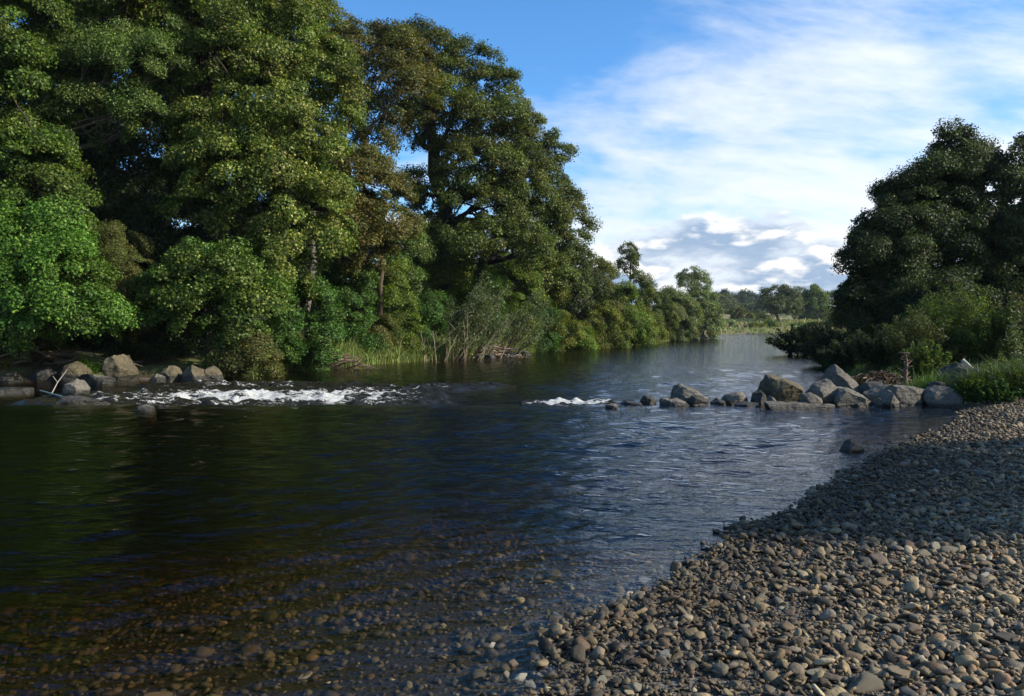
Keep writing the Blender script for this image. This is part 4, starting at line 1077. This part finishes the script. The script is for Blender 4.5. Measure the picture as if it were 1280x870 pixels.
rock('boulder', 'dark low rock left of the leaning boulder', Z5((-5,285),(10,258),(42,245),(75,275),(78,312),(0,312)), 17.5, .5, 13, M_ROCK_DARK, group=GB)
rock('boulder', 'small pale stone against the foot of the leaning boulder', Z5((78,310),(95,275),(120,290),(135,312)), 17.0, .3, 14, M_ROCK, group=GB)
rock('boulder', 'half-buried brown rock between the flat-topped boulder and the dark one', Z5((950,215),(975,198),(1030,205),(1040,228),(960,232)), 18.4, .5, 15, M_ROCK_DARK, group=GB)
rock('boulder', 'pale rock showing behind the green tuft', Z5((975,165),(1005,142),(1048,142),(1050,165),(1000,175)), 20.4, .5, 16, M_ROCK, group=GB)
rock('boulder', 'dark rock filling the shaded gap behind the sloping boulder', Z5((560,245),(600,205),(690,200),(720,225),(650,262),(580,262)), 18.9, .6, 17, M_ROCK_DARK, group=GB)
z4 = lambda x, y: (620+x/3.765, 450+y/3.765)
def Z4(*a): return [z4(*p) for p in a]
GM2 = 'rocks of the weir in midstream'
rock('boulder', 'low flat brown rock, front left of the midstream pile', Z4((768,188),(785,178),(860,176),(912,208),(905,214),(772,212)), 17.3, .5, 21, M_ROCK, group=GM2)
rock('boulder', 'largest midstream boulder with a pale cap', Z4((818,170),(850,150),(858,122),(880,114),(920,124),(960,150),(992,180),(1004,204),(900,210),(825,205)), 18.0, .8, 22, M_ROCK, group=GM2)
rock('boulder', 'dark wet rock on the right of the midstream pile', Z4((895,195),(920,165),(975,168),(1006,204),(900,208)), 17.4, .4, 23, M_ROCK_DARK, group=GM2)
rock('boulder', 'low rounded rock between the midstream pile and the spit', Z4((1055,190),(1080,165),(1130,150),(1170,155),(1195,195),(1070,198)), 17.7, .5, 24, M_ROCK, group=GM2)
rock('boulder', 'dark rock barely breaking the water right of the midstream pile', Z4((1005,200),(1040,178),(1075,192),(1080,205)), 17.5, .3, 25, M_ROCK_DARK, group=GM2)
rock('boulder', 'dark wet rock awash left of the midstream pile', Z4((680,190),(700,168),(735,168),(765,205),(690,208)), 18.1, .4, 26, M_ROCK_DARK, group=GM2)
rock('boulder', 'dark ledge just above the water left of the midstream pile', Z4((580,205),(610,190),(680,198),(700,218),(600,220)), 17.5, .4, 27, M_ROCK_DARK, group=GM2)
rock('boulder', 'small pale pointed rock beside the midstream riffle', Z4((510,212),(545,204),(570,208),(586,232),(540,236)), 16.6, .3, 28, M_ROCK, group=GM2)
rock('boulder', 'flat dark rock at the water before the leaning boulder', Z4((1120,208),(1180,196),(1240,205),(1240,222),(1130,220)), 17.0, .4, 29, M_ROCK_DARK, group=GM2)
rock('boulder', 'lone pyramid-shaped rock in the calm water near the shingle', [(1049,565),(1054,558),(1062,551),(1068,549),(1077,554),(1086,566)], G(1068,566).y+.15, .28, 30, M_ROCK_DARK, sink=.2)
# left bank
GL = 'boulders below the left bank trees'
rock('boulder', 'low mossy boulder at the very left edge', [(-4,474),(4,467),(16,464),(27,471),(31,476),(0,477)], 27.2, .8, 41, M_ROCK_TAN, group=GL)
rock('boulder', 'reddish slab at water level on the left frame edge', [(-10,492),(-6,484),(10,483),(36,484),(38,496),(0,496)], 22.0, .8, 42, M_ROCK, group=GL)
rock('boulder', 'squarish beige boulder beside the bright green tuft', [(72,473),(76,460),(92,452),(112,452),(116,473),(90,475)], 27.4, .9, 43, M_ROCK_TAN, group=GL)
rock('boulder', 'dark grey boulder left of the beige one', [(38,474),(45,463),(62,458),(74,468),(76,476),(50,477)], 27.6, .8, 44, M_ROCK_DARK, group=GL)
rock('boulder', 'largest pale boulder with a split top, under the yew', [(130,452),(136,441),(148,438),(160,450),(172,466),(168,472),(142,472),(134,462)], 27.0, 1.0, 45, M_ROCK_TAN, group=GL)
rock('boulder', 'boulder with a diagonal shaded face, first right of the split one', [(196,474),(202,460),(210,456),(224,459),(229,474),(212,476)], 26.8, .8, 46, M_ROCK_TAN, group=GL)
rock('boulder', 'flat-topped tan boulder, second right of the split one', [(227,474),(229,460),(240,457),(254,462),(259,474),(240,476)], 26.6, .8, 47, M_ROCK_TAN, group=GL)
rock('boulder', 'upright pointed tan boulder at the right end of the row', [(258,471),(259,459),(268,457),(276,463),(279,472),(266,474)], 27.0, .6, 48, M_ROCK_TAN, group=GL)
rock('boulder', 'low brown rock between split boulder and beige boulder', [(108,475),(116,468),(132,470),(146,474),(140,478),(112,479)], 25.8, .6, 49, M_ROCK, group=GL)
rock('boulder', 'low brown rock at the foot of the diagonal-faced boulder', [(186,474),(196,467),(206,472),(208,477),(190,478)], 25.9, .5, 50, M_ROCK, group=GL)
rock('boulder', 'rounded pinkish boulder standing in the rapid', [(80,490),(86,478),(95,473),(106,480),(112,490),(108,497),(84,496)], 20.6, .7, 51, M_ROCK, group=GL)
rock('boulder', 'small pale rock alone in the dark water before the rapid', [(166,514),(170,508),(182,505),(190,507),(193,515),(180,518)], 16.4, .35, 52, M_ROCK, group=GL)
rock('boulder', 'wet black ledge across the head of the left rapid', [(68,502),(76,495),(98,495),(130,500),(140,507),(84,508)], 18.0, .6, 53, M_ROCK_DARK, group=GL)
rock('boulder', 'small wet rock poking out at the right of the left rapid', [(250,478),(256,474),(264,476),(266,481),(252,481)], 24.6, .3, 54, M_ROCK, group=GL)
GD = 'stones under the flood debris'
for i, (px, Y_) in enumerate([(597, 46.5), (612, 47.0), (630, 48.4), (645, 50.5), (656, 52)]):
    lab = ['dark stone at the left foot of the flood debris', 'second dark stone below the flood debris', 'dark stone below the middle of the flood debris', 'pale stone where the flood debris ends', 'low pale stone at the tip beyond the flood debris'][i]
    w_ = 8; b_ = P(px, 0, Y_); y0 = 408+1850/Y_
    rock('bank_stone', lab, [(px-w_, y0+.5), (px-w_*.6, y0-4), (px+1, y0-6), (px+w_*.8, y0-3), (px+w_, y0+.5)], Y_, .6, 60+i, M_ROCK if i > 2 else M_ROCK_DARK, group=GD, cat='stone')

# ================================================================ shingle
def ico(sub, seed, n=1.0):
    bm = bmesh.new(); bmesh.ops.create_icosphere(bm, subdivisions=sub, radius=1)
    so = Vector((seed*3.1, seed*1.3, 7.7))
    for v in bm.verts:
        p = v.co.normalized()
        # flattened facets like water-worn slate, plus a lumpy outline
        q = Vector([math.copysign(abs(c)**.82, c) for c in p])
        v.co = q*(1+.40*n*mnoise.noise(p*1.1+so)+.20*n*mnoise.noise(p*2.3+so))
    rr = random.Random(seed)
    for _ in range(6):
        d = Vector((rr.gauss(0, 1), rr.gauss(0, 1), rr.gauss(0, 1))).normalized(); h = rr.uniform(.42, .8)
        for v in bm.verts:
            e_ = v.co.dot(d)
            if e_ > h: v.co -= d*(e_-h)*.85
    V = np.array([v.co[:] for v in bm.verts]); Fc = np.array([[v.index for v in f.verts] for f in bm.faces]); bm.free()
    return V, Fc
PEB = [(.175,.145,.095), (.225,.19,.125), (.125,.112,.085), (.27,.235,.155), (.115,.112,.098), (.18,.13,.088), (.36,.33,.25), (.070,.060,.046), (.17,.165,.14), (.24,.185,.11)]
PW = [4, 4, 3, 2.6, 2, 1.2, .8, 1.6, 1.5, 1]
def rots(n, rng_, tilt):
    yaw = rng_.uniform(0, 6.283, n); th = rng_.normal(0, tilt, n); ph = rng_.normal(0, tilt, n)
    cz, sz = np.cos(yaw), np.sin(yaw); cx, sx_ = np.cos(th), np.sin(th); cy, sy = np.cos(ph), np.sin(ph)
    Rz = np.zeros((n, 3, 3)); Rz[:, 0, 0] = cz; Rz[:, 0, 1] = -sz; Rz[:, 1, 0] = sz; Rz[:, 1, 1] = cz; Rz[:, 2, 2] = 1
    Rx = np.zeros((n, 3, 3)); Rx[:, 0, 0] = 1; Rx[:, 1, 1] = cx; Rx[:, 1, 2] = -sx_; Rx[:, 2, 1] = sx_; Rx[:, 2, 2] = cx
    Ry = np.zeros((n, 3, 3)); Ry[:, 1, 1] = 1; Ry[:, 0, 0] = cy; Ry[:, 0, 2] = sy; Ry[:, 2, 0] = -sy; Ry[:, 2, 2] = cy
    R2 = np.zeros((n, 3, 3)); y2 = rng_.uniform(0, 6.283, n); R2[:, 0, 0] = np.cos(y2); R2[:, 0, 1] = -np.sin(y2); R2[:, 1, 0] = np.sin(y2); R2[:, 1, 1] = np.cos(y2); R2[:, 2, 2] = 1
    return R2 @ Rx @ Ry @ Rz
def pebbles(pos, r, sub, rng_, col, tilt=.42, flat=(.22, .52), seed=0):
    n = len(r); R_ = rots(n, rng_, tilt)
    S = np.stack([r, r*rng_.uniform(.55, .95, n), r*rng_.uniform(*flat, n)], 1)
    VV, FF, CC = [], [], []; off = 0
    tm = [ico(sub, s+seed) for s in range(10)]; kk = rng_.integers(0, 10, n)
    for t, (V, Fc) in enumerate(tm):
        w = np.where(kk == t)[0]
        if not len(w): continue
        v = np.einsum('nij,nvj->nvi', R_[w], V[None]*S[w][:, None])+pos[w][:, None]
        VV.append(v.reshape(-1, 3)); FF.append((Fc[None]+(np.arange(len(w))*len(V))[:, None, None]+off).reshape(-1, 3)); off += len(w)*len(V)
        CC.append(np.repeat(col[w], len(V), 0))
    return np.concatenate(VV), np.concatenate(FF), np.concatenate(CC)
def sample_beach(n, y0, y1, d0, d1, rng_):
    o_ = []; c = 0
    while c < n:
        y = rng_.uniform(y0, y1, n*3); x = rng_.uniform(-8, 12.5, n*3)
        k = (x < .72*y+1.0) & (x > -.70*y-.5); x, y = x[k], y[k]
        _, dr = bank(x, y); k = (dr > d0) & (dr < d1); o_.append(np.c_[x[k], y[k]]); c += k.sum()
    o_ = np.concatenate(o_); return o_[rng_.permutation(len(o_))[:n]]
rp = np.random.default_rng(21)
def wetness(x, y, z):
    """Stones close to the waterline are wet: their own colour is darker."""
    return ss(z-level(x, y)+.02*wob(x, y, 1.5), .12, .02)
def pcols(n, pos, rng_):
    c = tints(n, rng_, PEB, PW, .26, .015)*[1.08, .93, .74]
    w = wetness(pos[:, 0], pos[:, 1], pos[:, 2])[:, None]
    return c*(1-.58*w)
parts = []
for (n, y0, y1, med, sg, rmin, rmax, sub) in [(34000, 2.9, 6.8, .0120, .42, .005, .024, 1), (8500, 2.9, 7.2, .025, .40, .016, .055, 2), (26000, 6.4, 10.5, .017, .45, .008, .055, 1), (15000, 10, 17.6, .028, .4, .014, .07, 1)]:
    xy = sample_beach(n, y0, y1, -.16, 9, rp); r = np.clip(med*rp.lognormal(0, sg, n)*np.exp(.32*wob(xy[:, 0], xy[:, 1], 1.9)), rmin, rmax)
    z = hgt(xy[:, 0], xy[:, 1])+r*rp.uniform(-.1, .65, n)+.012*rp.random(n)*(r > .02)
    pos = np.c_[xy, z]; parts.append(pebbles(pos, r, sub, rp, pcols(n, pos, rp), seed=n % 97))
off = 0; VV, FF, CC = [], [], []
for v, f, c in parts: VV.append(v); FF.append(f+off); CC.append(c); off += len(v)
tag(link('shingle', np_mesh('shingle', np.concatenate(VV), np.concatenate(FF), col=np.concatenate(CC)), M_PEBBLE, smooth=True), 'loose grey-brown shingle of small river pebbles on the near right bank', None, kind='stuff')
# river bed stones
n = 26000; xy = sample_beach(n, 2.8, 13, -6.5, .05, rp)
r = np.clip(.021*rp.lognormal(0, .5, n), .010, .10)
z = hgt(xy[:, 0], xy[:, 1])+r*rp.uniform(-.15, .4, n); pos = np.c_[xy, z]
z = np.minimum(z, level(xy[:, 0], xy[:, 1])-r*.3+.02); pos[:, 2] = z
cb = tints(n, rp, [(.075,.062,.034), (.050,.042,.022), (.12,.10,.052), (.035,.028,.016), (.085,.060,.034), (.24,.21,.12), (.055,.056,.042)], [4, 4, 2, 3, 1.2, .25, 1], .25, .02)
V, Fc, c = pebbles(pos, r, 1, rp, cb, tilt=.2, flat=(.3, .5), seed=50)
tag(link('riverbed_stones', np_mesh('riverbed_stones', V, Fc, col=c), M_PEBBLE, smooth=True), 'brown stones of the river bed showing through shallow water', None, kind='stuff')
# larger cobbles, each its own object
def cob_mesh(i, c):
    V, Fc = ico(3, 300+i, 1.15)
    me = np_mesh('cobble', V, Fc, col=np.tile(c, (len(V), 1))); me.materials.append(M_PEBBLE)
    me.polygons.foreach_set('use_smooth', np.ones(len(me.polygons), bool)); return me
cm_ = [cob_mesh(i, PEB[i % 10]) for i in range(30)]
def cobble(me, x, y, r, flat, yaw, tilt, lift, label, group):
    o = bpy.data.objects.new('cobble', me); COL.objects.link(o)
    o.location = (x, y, hgt1(x, y)+r*flat*lift); o.scale = (r, r*.72, r*flat)
    o.rotation_euler = (tilt[0], tilt[1], yaw)
    return tag(o, label, 'cobble', group)
big = sample_beach(286, 3.3, 9.5, -.25, 6, rp)
rr_ = np.clip(.036*rp.lognormal(0, .38, 286), .022, .095)
for i in range(286):
    x, y = big[i]
    cobble(cm_[rp.integers(30)], x, y, rr_[i], rp.uniform(.36, .62), rp.uniform(0, 6.28), rp.normal(0, .22, 2), rp.uniform(.35, .9), 'smooth water-worn cobble lying loose on the shingle', 'cobbles scattered over the shingle')
def special(px, py, r, flat, yaw, tilt, mi, label, lift=.5, z=None):
    p = G(px, py, 0.0)
    for _ in range(6): p = G(px, py, max(hgt1(p.x, p.y), -.02))
    o = cobble(cm_[mi], p.x, p.y, r, flat, yaw, tilt, lift, label, None)
    if bank(np.array([p.x]), np.array([p.y]))[1][0] < .05 and 'under' not in label: o.location.z = r*flat*.25
SPEC = [
 (1170, 690, .115, .5, .4, (.9, .4), 3, 'upright diamond-shaped tan stone in the middle of the shingle', 1.0),
 (1153, 696, .12, .5, .2, (.1, .3), 0, 'brown stone leaning against the upright diamond-shaped one', .7),
 (1186, 692, .13, .4, .1, (.1, 0), 1, 'broad flat stone right of the upright diamond-shaped one', .6),
 (1035, 738, .085, .5, 2.2, (.1, .1), 3, 'pale oval stone on open fine gravel', .6),
 (1142, 740, .15, .32, -.1, (0, .1), 1, 'long flat greenish stone below the diamond-shaped one', .5),
 (950, 750, .09, .45, .1, (.1, 0), 0, 'large flat brown stone near the water on the left part of the shingle', .5),
 (1080, 862, .17, .42, .1, (.1, -.1), 0, 'biggest rounded brown stone at the bottom edge of the frame', .5),
 (1130, 845, .14, .38, .2, (.2, .1), 9, 'long sand-coloured block at the bottom of the shingle', .7),
 (1018, 846, .085, .45, -.3, (.1, .1), 3, 'long olive stone near the bottom edge', .7),
 (834, 822, .082, .42, .5, (.3, .1), 8, 'bluish grey flat stone near the water edge', .6),
 (1193, 862, .09, .5, .5, (.1, .1), 4, 'grey rounded stone by the bottom edge on the right', .6),
 (1255, 800, .11, .4, .1, (.2, .1), 7, 'dark half-buried stone near the right edge', .6),
 (753, 854, .07, .5, .3, (.3, .1), 3, 'pale oval stone at the bottom left of the shingle', .7),
 (693, 816, .062, .42, .1, (.1, .05), 3, 'flat pale stone at the very edge of the water', .8),
 (712, 800, .06, .4, .1, (.1, .05), 1, 'greenish flat stone at the edge of the water', .7),
 (731, 770, .055, .5, .5, (.1, .05), 0, 'rounded brown stone at the tip of the waterline', .8),
 (640, 838, .062, .75, .9, (.4, .5), 5, 'angular stone standing out of the shallows', 1.0),
 (614, 812, .034, .9, .4, (.2, .2), 6, 'small pale-tipped stone alone in the shallows', 1.1),
 (650, 852, .055, .6, .4, (.4, .2), 6, 'pale cream-topped stone in the little cluster in the shallows', 1.1),
 (632, 850, .05, .6, 1.4, (.2, .2), 1, 'grey stone left in the little cluster in the shallows', 1.0),
 (664, 862, .055, .5, .4, (.2, .2), 8, 'flat stone at the right of the cluster in the shallows', 1.0),
 (785, 747, .05, .6, .1, (.2, .1), 6, 'small pale stone alone in the water off the shingle tip', 1.0),
 (895, 668, .06, .6, .1, (.2, .1), 7, 'dark stone in the water off the shaded shingle', 1.0),
 (928, 652, .075, .6, .6, (.2, .1), 7, 'black stone in the water by the shaded shingle point', 1.0),
 (915, 672, .06, .6, .6, (.2, .1), 7, 'black stone between two others off the shaded shingle', 1.0),
 (878, 682, .05, .6, .6, (.2, .1), 7, 'outermost small black stone off the shaded shingle', 1.0),
 (203, 820, .14, .35, .2, (.05, .05), 9, 'long tan stone lying under the shallow water at lower left', .6),
 (380, 801, .07, .35, .4, (.05, .05), 6, 'pale oval stone under the water near the bottom centre', .6),
 (188, 848, .11, .35, .3, (.05, .05), 0, 'brown stone under the water at lower left', .6),
]
for s in SPEC: special(s[0], s[1], s[2]*.56, s[3], s[4], s[5], s[6], s[7], s[8])
print('leaves', N_LEAVES)
